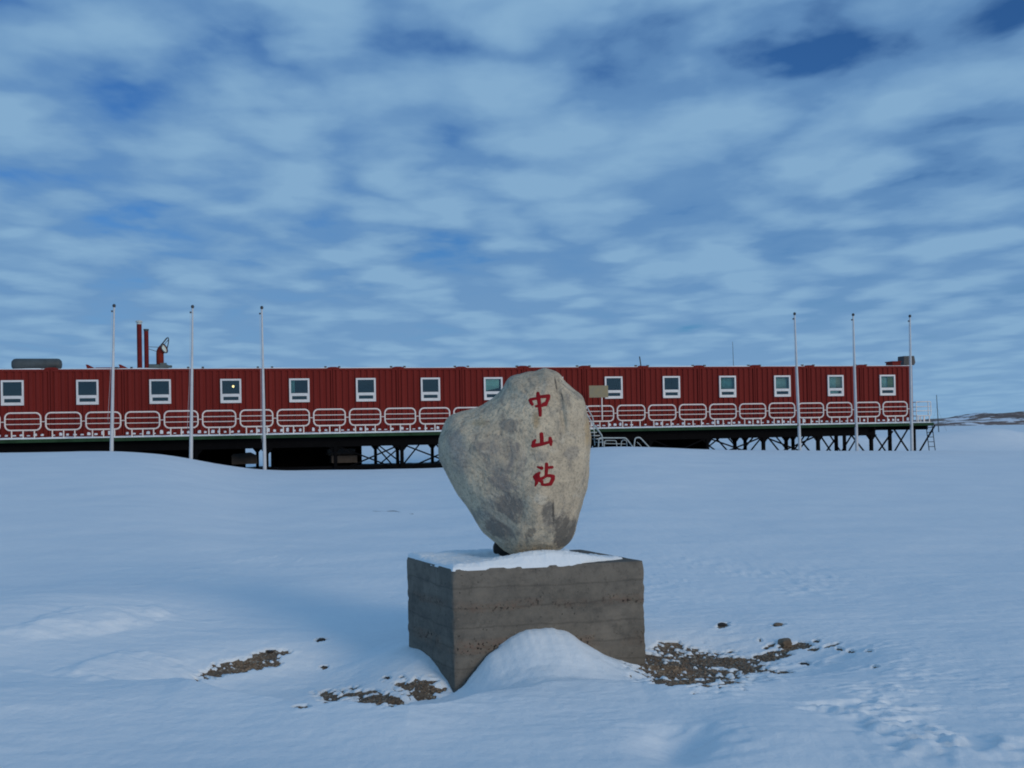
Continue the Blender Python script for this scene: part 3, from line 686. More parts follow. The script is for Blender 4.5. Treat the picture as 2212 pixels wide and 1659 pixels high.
def make_chars():
    for (ox, oy), sc, strokes in CH:
        st = 0.36; xs = np.arange((ox-4)/1.3019, (ox+104)/1.3019, st); ys = np.arange((oy-4)/1.3019, (oy+94)/1.3019, st)
        X, Y = np.meshgrid(xs, ys); D = np.full(X.shape, 1e9)
        for s in strokes:
            for a, b in zip(s[:-1], s[1:]):
                ax, ay, ar = (ox+a[0]/sc)/1.3019, (oy+a[1]/sc)/1.3019, a[2]/sc/1.3019
                bx, by, br = (ox+b[0]/sc)/1.3019, (oy+b[1]/sc)/1.3019, b[2]/sc/1.3019
                t = np.clip(((X-ax)*(bx-ax)+(Y-ay)*(by-ay))/((bx-ax)**2+(by-ay)**2+1e-9), 0, 1)
                D = np.minimum(D, np.hypot(X-ax-t*(bx-ax), Y-ay-t*(by-ay))-(ar+t*(br-ar))*1.12-0.25)
        D = D + 0.35*fbm(X*0.5, Y*0.5, 2, 3)
        vid = {}; V = []; Fq = []
        cell = (D[:-1, :-1]+D[1:, :-1]+D[:-1, 1:]+D[1:, 1:])/4 < 0
        for j, i in np.argwhere(cell):
            f = []
            for dj, di in ((0, 0), (1, 0), (1, 1), (0, 1)):
                k = (j+dj, i+di)
                if k not in vid:
                    d = ray(X[k], Y[k]); d = Vector(d/np.linalg.norm(d)); h = btree.ray_cast(Vector(EYE)-Vector(bbase), d)[0]
                    lift = 0.0022*min(1.0, max(0.0, -D[k]/1.2))+0.0006
                    vid[k] = len(V); V.append(h-d*lift)
                f.append(vid[k])
            Fq.append(f)
        me = bpy.data.meshes.new('character'); me.from_pydata(V, [], Fq); me.update(); me.materials.append(M['char']); me.shade_smooth()
        put(bpy.data.objects.new('character', me), boulder)
make_chars()
w = at_z(1077, 1203, ZT); rock('wedge_stone', (w[0]+0.035, w[1]+0.03, ZT+0.05), (0.075, 0.085, 0.085), M['darkrock'], 'small dark stone wedged under the lower left edge of the boulder', 'stone', seed=9)

# ------------------------------------------------------------------ station building
ZW0, ZW1 = 1.862, 4.83
bld = empty('container_building', (X0, Y0, 0), TH)
tag(bld, 'long low red building of corrugated container modules raised on black steel stilts', 'building')
WZ0, WZ1, WHW = 3.30, 4.37, 0.45
def module_mesh(solid_left=False, solid_right=False):
    mb = MB(); h = MODW/2-0.012
    for s in (-1, 1):                        # corner posts, rails
        mb.box(s*h-0.07 if s > 0 else -h, s*h if s > 0 else -h+0.07, -0.004, 0.10, ZW0, ZW1)
    mb.box(-h+0.0705, h-0.0705, -0.006, 0.10, ZW1-0.10, ZW1+0.002); mb.box(-h+0.0705, h-0.0705, -0.006, 0.10, ZW0, ZW0+0.12)
    prof = []; x = -h+0.07; pitch = 0.286; n = 10
    pitch = (2*h-0.14)/n
    for i in range(n):
        b = x+i*pitch
        prof += [(b+0.0, 0.058), (b+0.05, 0.058), (b+0.085, 0.012), (b+pitch-0.06, 0.012), (b+pitch-0.025, 0.058)]
    prof.append((h-0.07, 0.058))
    xs = np.array([p[0] for p in prof]); ds = np.array([p[1] for p in prof])
    allx = sorted(set(list(xs)+[-WHW+0.03, WHW-0.03]))
    P = [(a, float(np.interp(a, xs, ds))) for a in allx]
    z0, z1 = ZW0+0.12, ZW1-0.10
    for (a, da), (b, db) in zip(P[:-1], P[1:]):
        if a >= -WHW+0.029 and b <= WHW-0.029:
            mb.quad((a, da, z0), (b, db, z0), (b, db, WZ0+0.03), (a, da, WZ0+0.03)); mb.quad((a, da, WZ1-0.03), (b, db, WZ1-0.03), (b, db, z1), (a, da, z1))
        else: mb.quad((a, da, z0), (b, db, z0), (b, db, z1), (a, da, z1))
    D = 6.8
    mb.quad((-h, 0.1, ZW0), (-h, D, ZW0), (-h, D, ZW1), (-h, 0.1, ZW1)); mb.quad((h, 0.1, ZW0), (h, D, ZW0), (h, D, ZW1), (h, 0.1, ZW1))
    mb.quad((-h, D, ZW0), (h, D, ZW0), (h, D, ZW1), (-h, D, ZW1)); mb.quad((-h, 0.1, ZW1-0.004), (h, 0.1, ZW1-0.004), (h, D, ZW1-0.004), (-h, D, ZW1-0.004))
    mb.quad((-h, 0.1, ZW0+0.004), (h, 0.1, ZW0+0.004), (h, D, ZW0+0.004), (-h, D, ZW0+0.004))
    for s in (-1, 1):                        # corner castings on the roof edge
        mb.mi = 2; mb.box(s*(h-0.30)-0.05, s*(h-0.30)+0.05, 0.01, 0.13, ZW1+0.003, ZW1+0.095)
    mb.mi = 1                                # room behind the window
    a, b, c, d, e = -WHW-0.25, WHW+0.25, 0.09, 1.6, WZ0-0.3
    f = WZ1+0.2
    mb.quad((a, d, e), (b, d, e), (b, d, f), (a, d, f)); mb.quad((a, c, e), (a, d, e), (a, d, f), (a, c, f)); mb.quad((b, c, e), (b, d, e), (b, d, f), (b, c, f))
    mb.quad((a, c, e), (b, c, e), (b, d, e), (a, d, e)); mb.quad((a, c, f), (b, c, f), (b, d, f), (a, d, f))
    return mb.mesh('container_module', [M['red'], M['interior'], M['pulley']])
mm = module_mesh()
FIRST, LAST = -4, 13
for k in range(FIRST, LAST+1):
    o = put(bpy.data.objects.new('container_module', mm), bld); o.location = (k*MODW, 0, 0)
mb = MB(); x0, x1 = FIRST*MODW-MODW/2, LAST*MODW+MODW/2
cap_m = MB().prism([(-0.30, ZW1+0.004), (-0.24, ZW1+0.06), (-0.12, ZW1+0.085), (0.12, ZW1+0.085), (0.24, ZW1+0.06), (0.30, ZW1+0.004)], -0.02, 6.0).mesh('seam_cap', M['red'])
for k in range(FIRST, LAST):
    if k in (0, 1, 2): continue
    o = put(bpy.data.objects.new('seam_cap', cap_m), bld); o.location = (k*MODW+1.5+random.uniform(-0.06, 0.06), 0, random.uniform(-0.03, 0))
# windows
fm = MB(); y0, y1 = -0.045, 0.085
def ringbox(m, xa, xb, za, zb, t, ya, yb):
    m.box(xa, xa+t, ya, yb, za, zb); m.box(xb-t, xb, ya, yb, za, zb); m.box(xa+t, xb-t, ya, yb, za, za+t); m.box(xa+t, xb-t, ya, yb, zb-t, zb)
ringbox(fm, -WHW, WHW, WZ0, WZ1, 0.075, y0, y1)
fm.box(-WHW+0.075, WHW-0.075, y0+0.008, y1, WZ0+0.325, WZ0+0.405)
ringbox(fm, -WHW+0.075, WHW-0.075, WZ0+0.075, WZ0+0.325, 0.046, y0+0.012, y1-0.005)
frame_me = fm.mesh('window', M['frame'])
up_me = MB().box(-WHW+0.075, WHW-0.075, 0.0, 0.010, WZ0+0.405, WZ1-0.075).mesh('pane', M['glass'])
lo_me = MB().box(-WHW+0.121, WHW-0.121, 0.0, 0.010, WZ0+0.121, WZ0+0.279).mesh('pane', M['glass'])
def curtain(parent, xa, xb, za, zb, mat, y=0.16, skew=0.0):  # folded panel; in the right-hand windows it paints in a reflection
    mb = MB(); n = 24
    for i in range(n):
        a, b = xa+(xb-xa)*i/n, xa+(xb-xa)*(i+1)/n; da, db = 0.018*math.sin(i*1.9), 0.018*math.sin((i+1)*1.9)
        mb.quad((a, y+da, za+skew*i/n), (b, y+db, za+skew*(i+1)/n), (b, y+db, zb), (a, y+da, zb))
    o = mb.build('curtain', mat, parent, smooth=60); s = o.modifiers.new('thick', 'SOLIDIFY'); s.thickness = 0.006; return o
U0, U1 = WZ0+0.40, WZ1-0.06
for k in range(FIRST, LAST+1):
    wo = put(bpy.data.objects.new('window', frame_me), bld); wo.location = (k*MODW, 0, 0)
    put(bpy.data.objects.new('pane', up_me), wo); put(bpy.data.objects.new('pane', lo_me), wo)
    if k == 2:
        lp = MB().lathe((0.10, 0.55, U0+0.36), [(0.001, -0.05), (0.035, -0.04), (0.05, 0), (0.035, 0.045), (0.001, 0.055)], 12).build('lamp', M['lamp'], wo, smooth=60)
        wo['label'] = 'window with a small lit lamp inside'
    if k == 3: curtain(wo, -0.372, -0.20, U0+0.01, U1-0.02, M['c_teal'], 0.05); wo['label'] = 'window with a teal curtain at its left edge'
    if k == 6: curtain(wo, -0.37, 0.30, U0+0.03, U1-0.02, M['c_mint'], 0.04, skew=0.14); wo['label'] = 'window covered by a mint green curtain, half behind the boulder'
    if k == 10: curtain(wo, -0.372, 0.372, U0+0.01, U1-0.02, M['c_teal'], 0.14)  # panels of these last windows imitate reflections in the glass
    if k == 11: curtain(wo, -0.372, 0.372, U0+0.01, U1-0.02, M['c_pale'], 0.16)
    if k == 12:
        curtain(wo, -0.372, 0.05, U0+0.01, U1-0.02, M['c_pale'], 0.04); curtain(wo, 0.03, 0.372, U0+0.1, U1-0.02, M['c_beige'], 0.09, -0.07); curtain(wo, -0.32, 0.2, WZ0+0.125, WZ0+0.275, M['c_pale'], 0.05); wo['label'] = 'window with painted pale green and beige reflections'
    if k == 13: curtain(wo, -0.372, 0.15, U0+0.01, U1-0.02, M['c_pale'], 0.11); curtain(wo, 0.05, 0.372, U0+0.01, U1-0.02, M['c_olive'], 0.05); wo['label'] = 'last window on the right, with a painted olive reflection'
# deck, beams, stilts (local y grows inwards; outwards = -y)
aE, _ = loc(2016, 920, 1.3)                   # right end of the deck
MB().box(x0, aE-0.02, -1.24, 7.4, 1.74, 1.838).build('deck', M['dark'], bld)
gb = MB().box(x0, aE, -1.30, -1.24, 1.70, 1.850)
gb.box(x0, aE, -1.239, -1.14, 1.70, 1.715); gb.box(aE-0.0, aE+0.05, -1.30, 7.4, 1.70, 1.850)
for i in range(14): gb.box(x0+i*3.9, x0+i*3.9+0.05, -1.306, -1.3005, 1.702, 1.848)
gb.build('edge_beam', M['green'], bld, bevel=0.006)
aM, _ = loc(1890, 930, 0.8)
for yy, a_end in ((-0.75, aM), (2.0, aM), (4.4, aE-0.4), (6.8, aE-0.4)):
    MB().box(x0, a_end, yy-0.09, yy+0.09, 1.26 if yy < 3 else 1.34, 1.738).build('girder', M['steel'], bld)
for k in range(FIRST, LAST+2):
    xx = k*MODW-1.5
    if xx > aM-0.5: MB().box(xx-0.06, xx+0.06, -1.1, 7.2, 1.50, 1.737).build('cross_beam', M['steel'], bld)
def shade_backing(xa, xb, yy, z0=-0.2, z1=1.735):  # added dark panels hiding the snow behind, to blacken the space under the deck
    a, b = loc(xa, 950, -yy)[0], loc(xb, 950, -yy)[0]
    mb = MB(); n = max(1, int((b-a)/0.3))
    for i in range(n): mb.box(a+(b-a)*i/n, a+(b-a)*(i+1)/n, yy+0.012*(i % 2), yy+0.045, z0, z1)
    mb.build('added_shade_panel', M['dark'], bld)
shade_backing(-120, 530, 7.0); shade_backing(585, 781, 7.0); shade_backing(1286, 1532, 3.2); shade_backing(-100, 440, 2.6); shade_backing(600, 760, 3.0)
def gy(a, yy): return ground(X0+a*tc-yy*ts, Y0+a*ts+yy*tc)
posts = []
for r, yy in enumerate((-0.75, 3.1, 6.6)):
    for k in range(FIRST, LAST+2):
        a = k*MODW-1.5+(0.0, 0.35, -0.3)[r]
        if k == LAST+1: a = loc(1974, 950, 0.75)[0] if r == 0 else a+0.3
        b = min(gy(a, yy), 0.3)-0.15
        top = 1.30 if a < aM else 1.70
        mb = MB().box(a-0.075, a+0.075, yy-0.075, yy+0.075, b, top)
        if a < aM: mb.prism([(a-0.32, top), (a-0.075, top-0.30), (a+0.075, top-0.30), (a+0.32, top)], yy-0.02, yy+0.02)
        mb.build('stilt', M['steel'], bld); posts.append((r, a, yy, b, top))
nb = 0
for i, (r, a, yy, b, top) in enumerate(posts):
    bot = max(b+0.15, 0.15)
    if r == 0 and a < 9: continue
    if r == 1 and a < 12: continue
    if r == 2 and a < 10: continue
    vee = r == 1 or a > 33
    nxt = posts[i+1][1] if i+1 < len(posts) and posts[i+1][0] == r else None
    for s in (-1, 1):
        if vee: p, q = (a+s*0.16, yy, bot), (a+s*1.25, yy, top if top > 1.5 else 1.45)
        elif nxt is None: continue
        else: p, q = (a+0.1, yy, bot if s > 0 else 1.28), ((a+nxt)/2 if r == 2 else nxt-0.1, yy, 1.28 if s > 0 else bot)
        if nb < 99: MB().bar(p, q, 0.065, 0.065).build('brace', M['steel'], bld); nb += 1
sb_a = loc(1300, 990, 0.7)[0]
MB().box(x0, sb_a, -0.70, -0.60, 0.10, 0.40).build('ground_beam', M['steel'], bld)
# roof pieces of the building
a, z = loc(306, 795, -1.5)
def on_roof(x, o): return loc(x, 795, -o)[0]
def flue(x, top, w, capd):
    a = on_roof(x, 1.5); z = loc(x, top, -1.5)[1]; r = w/2*48/F
    mb = MB().lathe((a, 1.5, 0), [(r*1.15, ZW1-0.01), (r*1.15, ZW1+0.15), (r, ZW1+0.16), (r, z-0.06), (r*0.6, z-0.06)], 14)
    o = mb.build('flue_pipe', M['flue'], bld, smooth=40)
    cm = MB().lathe((a, 1.5, 0), [(r*1.02, z-0.14), (r*1.05, z-0.05), (r*1.45, z-0.045), (r*1.3, z+0.015), (r*0.2, z+0.05), (0.001, z+0.05)], 14) if capd else MB().lathe((a, 1.5, 0), [(r*1.02, z-0.10), (r*1.2, z-0.03), (r*1.2, z), (r*0.7, z)], 14)
    cm.build('rain_cap', M['galv'] if capd else M['pulley'], o, smooth=40); return o
flue(302, 694, 10.5, True)['label'] = 'taller red flue pipe with a rain cap'
flue(317, 711, 9.5, False)['label'] = 'shorter red flue pipe beside the gooseneck vent'
a = on_roof(346.0, 1.6)
zt = loc(346, 765, -1.6)[1]; gp = [(a, 1.6, ZW1+0.0)]; rs = [0.165]
for k in range(0, 11):
    t = math.radians(70)*k/10; R = 0.25; w_ = R-R*math.cos(t)
    gp.append((a+w_*0.95, 1.6-w_*0.55, zt+R*math.sin(t))); rs.append(0.165+0.05*(k/10)**1.5)
d = (Vector(gp[-1])-Vector(gp[-2])).normalized(); e = Vector(gp[-1])+d*0.05; gp.append(tuple(e)); rs.append(0.222)
vb = MB().tube(gp, rs, 18, cap=False); vt = vb.build('gooseneck_vent', M['vent'], bld, smooth=50)
sld = vt.modifiers.new('thick', 'SOLIDIFY'); sld.thickness = 0.012
vt['label'] = 'red gooseneck air intake opening to the right'
sidev = d.cross(Vector((0, 0, 1))).normalized(); upv = sidev.cross(d).normalized()
rim = [e+(sidev*math.cos(t)+upv*math.sin(t))*0.222 for t in np.linspace(0, 2*math.pi, 25)[:-1]]
MB().tube(rim, 0.024, 6, closed=True).build('vent_rim', M['pulley'], vt, smooth=50)
hood = [e+(sidev*math.cos(t)+upv*math.sin(t))*0.225+(d*0.30+Vector((0, 0, 0.16)))*max(0, math.sin(t))**1.2 for t in np.linspace(0, 2*math.pi, 25)[:-1]]
hm = MB().tube(hood, 0.022, 6, closed=True)
for t in (1, 4, 6, 8, 11): hm.tube([rim[t], hood[t]], 0.014, 6)
hm.build('hood_frame', M['pulley'], vt, smooth=50)
dm = MB(); ring_ = [e-d*0.05+(sidev*math.cos(t)+upv*math.sin(t))*0.205 for t in np.linspace(0, 2*math.pi, 25)[:-1]]
dm.add([tuple(p) for p in ring_], [list(range(24))]); dl = dm.build('pale_disc', M['c_pale'], vt); q_ = dl.modifiers.new('thick', 'SOLIDIFY'); q_.thickness = 0.01  # pale disc set inside the vent mouth
dx0, dx1 = on_roof(322, 1.5), on_roof(360, 1.5)
db = MB().lathe((dx0, 1.5, ZW1+0.20), [(0.001, 0), (0.115, 0.0), (0.115, dx1-dx0-0.02), (0.06, dx1-dx0+0.1), (0.06, dx1-dx0+0.22), (0.001, dx1-dx0+0.25)], 14, 'x')
db.box((dx0+dx1)/2+0.1, dx1, 1.36, 1.64, ZW1+0.004, ZW1+0.36)
db.build('fan_housing', M['grey'], bld, smooth=40)
ua, ub = on_roof(319, 1.5), on_roof(342, 1.5)
MB().tube([(ua, 1.5, loc(318, 749, -1.5)[1]), (ub, 1.5, loc(345, 750, -1.5)[1])], 0.012, 6).tube([(ua, 1.5, loc(318, 753, -1.5)[1]), (ub, 1.5, loc(345, 760, -1.5)[1])], 0.012, 6).build('stay_rod', M['pulley'], bld)
for xa in (191, 262):                       # sloping fins of the low roof monitor
    p, q = on_roof(xa-2, 0.3), on_roof(xa+20, 0.3)
    MB().prism([(p, ZW1+0.003), (q, ZW1+0.003), (p+0.03, ZW1+0.21), (p-0.06, ZW1+0.22)], 0.2, 1.4).build('roof_fin', M['red'], bld)
p, q = on_roof(206, 0.4), on_roof(262, 0.4)
MB().box(p, q, 0.4, 0.46, ZW1+0.003, ZW1+0.10).build('roof_upstand', M['red'], bld)
p, q = on_roof(1926, 0.4), on_roof(1943, 0.4)
MB().box(p, q, 0.3, 0.9, ZW1+0.003, ZW1+0.22).box(p-0.04, q+0.04, 0.26, 0.94, ZW1+0.223, ZW1+0.27).build('roof_hatch', M['red'], bld)
# snow on roof, on deck, in the foot of the corrugation
mb = MB(); n = int((x1-x0)/0.25)
prev = None
for i in range(n+1):
    a = x0+(x1-x0)*i/n; hh = 0.022+0.035*max(0, float(gnoise(np.array([a*0.7]), np.array([2.0]), 6)[0])+0.25)
    row = [(a, 0.005, ZW1+0.0025), (a, 0.012, ZW1+0.0025+hh*0.8), (a, 0.08, ZW1+0.003+hh), (a, 1.5, ZW1+0.003+hh), (a, 6.6, ZW1+0.003+hh)]
    if prev: 
        for j in range(4): mb.quad(prev[j], row[j], row[j+1], prev[j+1])
    prev = row
o = mb.build('roof_snow', M['snow'], smooth=60); o.location = (X0, Y0, 0); o.rotation_euler = (0, 0, TH)
tag(o, 'thin white layer of snow along the roof edge of the red building', 'snow', kind='stuff')
aa = np.arange(x0, aE, 0.06); yy_ = np.array([-1.245, -1.24, -1.19, -1.1, -0.95, -0.75, -0.5, -0.3, -0.18, -0.10, -0.05, -0.01])
A, Bq = np.meshgrid(aa, yy_)
Hs = 0.055+0.03*fbm(A*0.8, Bq*2, 3, 9)+0.025*fbm(A*2.5, Bq*3, 2, 19)
pitch = (MODW-0.024-0.14)/10
ph = ((A+1.5-0.082) % MODW) % pitch
lum = np.maximum(0, gnoise(np.floor(A/pitch)*7.31, np.floor(A/pitch)*0.77+0.5, 88)+0.28)
Hs = Hs + 0.03*sstep(-0.4, -0.04, Bq)
Hs[0] = -0.05; Hs = np.where(A > x1+0.05, Hs*0.6, Hs)
n3 = np.arange(A.size).reshape(A.shape); Q3 = np.stack([n3[:-1, :-1], n3[:-1, 1:], n3[1:, 1:], n3[1:, :-1]], -1).reshape(-1, 4)
me = np_mesh('deck_snow', np.stack([A, Bq, 1.842+Hs], -1).reshape(-1, 3), Q3); me.materials.append(M['snow'])
o = put(bpy.data.objects.new('deck_snow', me)); o.location = (X0, Y0, 0); o.rotation_euler = (0, 0, TH)
tag(o, 'white snow strip on the walkway deck, piled in small lumps against the red wall', 'snow', kind='stuff')
mb = MB(); rl = random.Random(12)
for k in range(FIRST, LAST+1):
    for i in range(10):
        hh = rl.choice([0, 0.05, 0.07, 0.09, 0.11, 0.13, 0.16])*rl.uniform(0.7, 1.2)
        if hh < 0.02: continue
        xa = k*MODW-1.488+0.07+i*pitch-0.035+rl.uniform(-0.01, 0.01); w_ = rl.uniform(0.10, 0.15); zb_ = ZW0+0.1202; q = rl.uniform(-0.02, 0.03)
        f = [(xa, 0.05), (xa, -0.012), (xa+w_, -0.012), (xa+w_, 0.05)]
        lo_r = [(a, b, zb_) for a, b in f]; mi_r = [(a, b*0.9, zb_+hh*0.75) for a, b in f]
        hi_r = [(xa+w_*0.2+q, 0.05, zb_+hh), (xa+w_*0.22+q, 0.004, zb_+hh*0.97), (xa+w_*0.75+q, 0.004, zb_+hh*0.92), (xa+w_*0.8+q, 0.05, zb_+hh*0.95)]
        mb.add(lo_r+mi_r+hi_r, [(0, 1, 5, 4), (1, 2, 6, 5), (2, 3, 7, 6), (4, 5, 9, 8), (5, 6, 10, 9), (6, 7, 11, 10), (8, 9, 10, 11)])
o = mb.build('ledge_snow', M['snow'], smooth=70); o.location = (X0, Y0, 0); o.rotation_euler = (0, 0, TH)
tag(o, 'small white lumps of snow caught in the ribs at the foot of the red wall', 'snow', kind='stuff')
# near-black rock ground; its colour paints in the deep shade under the building
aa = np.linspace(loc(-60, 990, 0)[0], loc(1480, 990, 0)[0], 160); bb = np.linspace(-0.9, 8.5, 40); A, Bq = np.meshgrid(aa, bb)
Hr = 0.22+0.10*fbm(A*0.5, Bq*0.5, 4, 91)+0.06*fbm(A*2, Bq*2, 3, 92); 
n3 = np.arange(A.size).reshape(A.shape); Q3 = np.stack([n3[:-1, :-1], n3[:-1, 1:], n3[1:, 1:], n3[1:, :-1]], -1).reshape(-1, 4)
me = np_mesh('shade_rock_ground', np.stack([A, Bq, Hr], -1).reshape(-1, 3), Q3); me.materials.append(M['bare'])
o = put(bpy.data.objects.new('shade_rock_ground', me)); o.location = (X0, Y0, 0); o.rotation_euler = (0, 0, TH); tag(o, kind='structure')
def to_world(a, yy, z): return (X0+a*tc-yy*ts, Y0+a*ts+yy*tc, z)
# things stored below the deck
def stored(name, xa, xb, ya, yb, yy, depth, label, lid=True):
    a, zt_ = loc(xa, ya, -yy); b, zb_ = loc(xb, yb, -yy); w = b-a; hh = zt_-zb_
    mb = MB().box(-w/2, w/2, 0, depth, 0, hh)
    if lid: mb.prism([(-w/2-0.02, hh), (w/2+0.02, hh), (w/2-0.25*w, hh+0.16), (-w/2+0.05*w, hh+0.10)], -0.02, depth)
    for i in range(1, 4): mb.box(-w/2+w*i/4-0.02, -w/2+w*i/4+0.02, -0.015, -0.001, 0.01, hh-0.01)
    o = mb.build(name, M['crate'], bevel=0.01); p = to_world((a+b)/2, yy, zb_); o.location = p; o.rotation_euler = (0, 0, TH); return tag(o, label, 'crate')
stored('storage_crate', 500, 556, 986, 1002, 1.4, 1.0, 'dim grey covered crate under the building behind the third flagpole from the left')
stored('storage_crate', 716, 772, 985, 999, 1.0, 1.2, 'dim grey-brown crate lying on the ground below the deck, left of the lattice of stilts', False)
stored('storage_crate', 708, 768, 970, 982, 1.8, 1.0, 'dim grey crate seen under the deck above another crate', False)

# ------------------------------------------------------------------ railing
rail = empty('railing', to_world(0, 0, 1.84), TH)
tag(rail, 'white tubular railing of rounded loop panels along the edge of the building walkway', 'railing')
RY = -1.19
def loop_mesh(w, h, rad, r, mids):
    pts = []
    for cx, cz, t0 in ((w/2-rad, h-rad, 0), (-w/2+rad, h-rad, 90), (-w/2+rad, rad, 180), (w/2-rad, rad, 270)):
        for k in range(6):
            t = math.radians(t0+90*k/5); pts.append((cx+rad*math.cos(t), 0, cz+rad*math.sin(t)))
    mb = MB().tube(pts, r, 8, closed=True)
    for m_ in mids: mb.tube([(-w/2, 0, m_), (w/2, 0, m_)], 0.017, 6)
    return mb.mesh('railing_panel', M['white'], 50)
PW, PH = 1.38, 0.72
lm = loop_mesh(PW, PH, 0.20, 0.032, (0.25, 0.47)); legm = MB().tube([(0, 0, -0.36), (0, 0, -0.025)], 0.028, 8).mesh('leg', M['white'], 50)
linkm = MB().tube([(-0.12, 0, 0.36), (0.12, 0, 0.36)], 0.017, 6).mesh('link_bar', M['white'], 50)
s0, s1 = loc(186, 930, 1.19)[0], loc(1908, 905, 1.19)[0]; sp = (s1-s0)/24
ZP = 2.93-PH-1.84
for k in range(-6, 25):
    a = s0+sp*k+PW/2
    o = put(bpy.data.objects.new('railing_panel', lm), rail); o.location = (a, RY, ZP+random.uniform(-0.012, 0.012))
    for q in (-0.44, 0, 0.44):
        l = put(bpy.data.objects.new('leg', legm), o); l.location = (q, 0, 0)
    l = put(bpy.data.objects.new('link_bar', linkm), rail); l.location = (a+sp/2, RY, ZP)
em = loop_mesh(1.3, PH, 0.12, 0.022, (0.25, 0.47))
ae = loc(1998, 905, 1.19)[0]
for yy, aa_, rz in ((-1.1, ae, 0), (-0.35, aE-0.06, math.pi/2), (1.6, aE-0.06, math.pi/2), (3.2, aE-0.06, math.pi/2)):
    me_ = em if rz else loop_mesh(0.85, PH, 0.06, 0.022, (0.25, 0.47))
    o = put(bpy.data.objects.new('railing_panel', me_), rail); o.location = (aa_, yy if not rz else yy, ZP); o.rotation_euler = (0, 0, rz)
    for q in (-0.32, 0, 0.32):
        l = put(bpy.data.objects.new('leg', legm), o); l.location = (q, 0, 0)

# staircase buried in the snow
st = empty('staircase', to_world(loc(1290, 960, 2.2)[0], -2.2, 0.6), TH)
tag(st, 'white tubular stair handrails rising from the snow to the walkway, right of the boulder', 'staircase')
sa_ = loc(1290, 960, 2.2)[0]
def srail(pts, o, r=0.028, name='handrail'):
    P = []
    for x, y in pts:
        a, z = loc(x, y, o); P.append((a-sa_, 2.2-o, z-0.6))
    Q_ = [P[0]]
    for i in range(1, len(P)-1):
        p, c, n_ = Vector(P[i-1]), Vector(P[i]), Vector(P[i+1]); k = min(0.09, (c-p).length/2.2, (n_-c).length/2.2)
        A_, B_ = c+(p-c).normalized()*k, c+(n_-c).normalized()*k
        for t in (0, 0.25, 0.5, 0.75, 1): Q_.append(A_*(1-t)**2+c*2*t*(1-t)+B_*t*t)
    Q_.append(P[-1]); return MB().tube(Q_, r, 8).build(name, M['galv'], st, smooth=50)
srail([(1266, 876), (1281, 903), (1283, 927), (1285, 962)], 1.5); srail([(1262, 884), (1278, 912), (1300, 941), (1302, 964)], 1.9)
srail([(1285, 918), (1301, 942), (1302, 964)], 2.4)
srail([(1292.7, 966), (1293.7, 946), (1352, 946), (1365, 963), (1368, 968)], 2.5); srail([(1305, 966), (1306, 951.5), (1331, 951.5), (1333, 968)], 2.3, 0.02); srail([(1341, 968), (1343, 951), (1353, 950), (1355, 969)], 2.3, 0.02)
srail([(1369, 970), (1372, 946), (1382, 944.5), (1407, 971)], 2.7); srail([(1304, 958), (1352, 959)], 2.3, 0.016)
srail([(1376, 955), (1384, 962), (1388, 970)], 2.6, 0.016)
for i in range(6):
    a = loc(1268+6.5*i, 920+7*i, 1.9)
    MB().box(a[0]-sa_-0.16, a[0]-sa_+0.16, 0.2, 0.85, a[1]-0.6-0.02, a[1]-0.6+0.02).build('tread', M['galv'], st)
# sign board
a0, z1s = loc(1272, 833, 1.30); a1, z0s = loc(1313.5, 858.5, 1.30); am, zb_ = loc(1301, 905, 1.30)
sg = empty('sign_board', to_world(am, -1.30, zb_), TH); tag(sg, 'blank weathered tan board on a thin white post in front of the red wall', 'sign')
MB().box(a0-am, a1-am, -0.035, -0.012, z0s-zb_, z1s-zb_).build('board', M['ply'], sg, bevel=0.004)
MB().tube([(0, 0, -0.05), (0, 0, z1s-zb_-0.05)], 0.030, 8).build('post', M['white'], sg, smooth=50)

# ------------------------------------------------------------------ flagpoles
poles = [(241, 973, 246.5, 663, 'white flagpole rising from the snow hump, left of the two red flue pipes'),
         (412.5, 991, 416, 665, 'white flagpole on the slope of the snow hump, just right of the gooseneck vent'),
         (572, 1018, 565.5, 667, 'white flagpole with the lowest foot, standing at the dark hollow under the building'),
         (1728, 972, 1716.5, 680, 'white flagpole standing closest to the boulder on its right side'),
         (1851, 972, 1843, 682, 'white flagpole standing between the last two windows on the right'),
         (1970, 973, 1965.5, 685, 'white flagpole at the right end of the red building, before the dark roof box')]
for x, y, tx, ty, lab in poles:
    Yb = float(wall_Y(x, 4.0))-0.05; b = at_y(x, y, Yb); t = at_y(tx, ty, Yb); g = ground(b[0], b[1])
    o = empty('flagpole', (b[0], b[1], g)); tag(o, lab, 'flagpole', 'white flagpoles in front of the red building')
    e = (t[0]-b[0], 0, t[2]-g); n = 10
    dirv = Vector(e)
    MB().tube([tuple(dirv*(k/n)) if k else (-dirv.x*0.05, 0, -dirv.z*0.05) for k in range(n+1)], [0.078-0.043*k/n for k in range(n+1)], 12).build('pole', M['pole'], o, smooth=50)
    MB().lathe((e[0], 0, e[2]), [(0.001, -0.02), (0.045, -0.015), (0.066, 0.03), (0.066, 0.07), (0.04, 0.11), (0.001, 0.12)], 12).build('finial', M['pulley'], o, smooth=60)
    pp = dirv*0.97; MB().lathe((pp.x-0.075, -0.02, pp.z), [(0.001, -0.04), (0.035, -0.03), (0.035, 0.03), (0.001, 0.04)], 10).build('pulley', M['pulley'], o, smooth=60)
    MB().tube([(pp.x-0.08, -0.03, pp.z-0.02), (dirv.x*0.5-0.085, -0.05, dirv.z*0.5), (-0.10, -0.09, 1.25)], 0.006, 5).build('halyard', M['pole'], o)
    MB().box(-0.10, -0.075, -0.10, -0.05, 1.12, 1.26).build('cleat', M['pulley'], o)

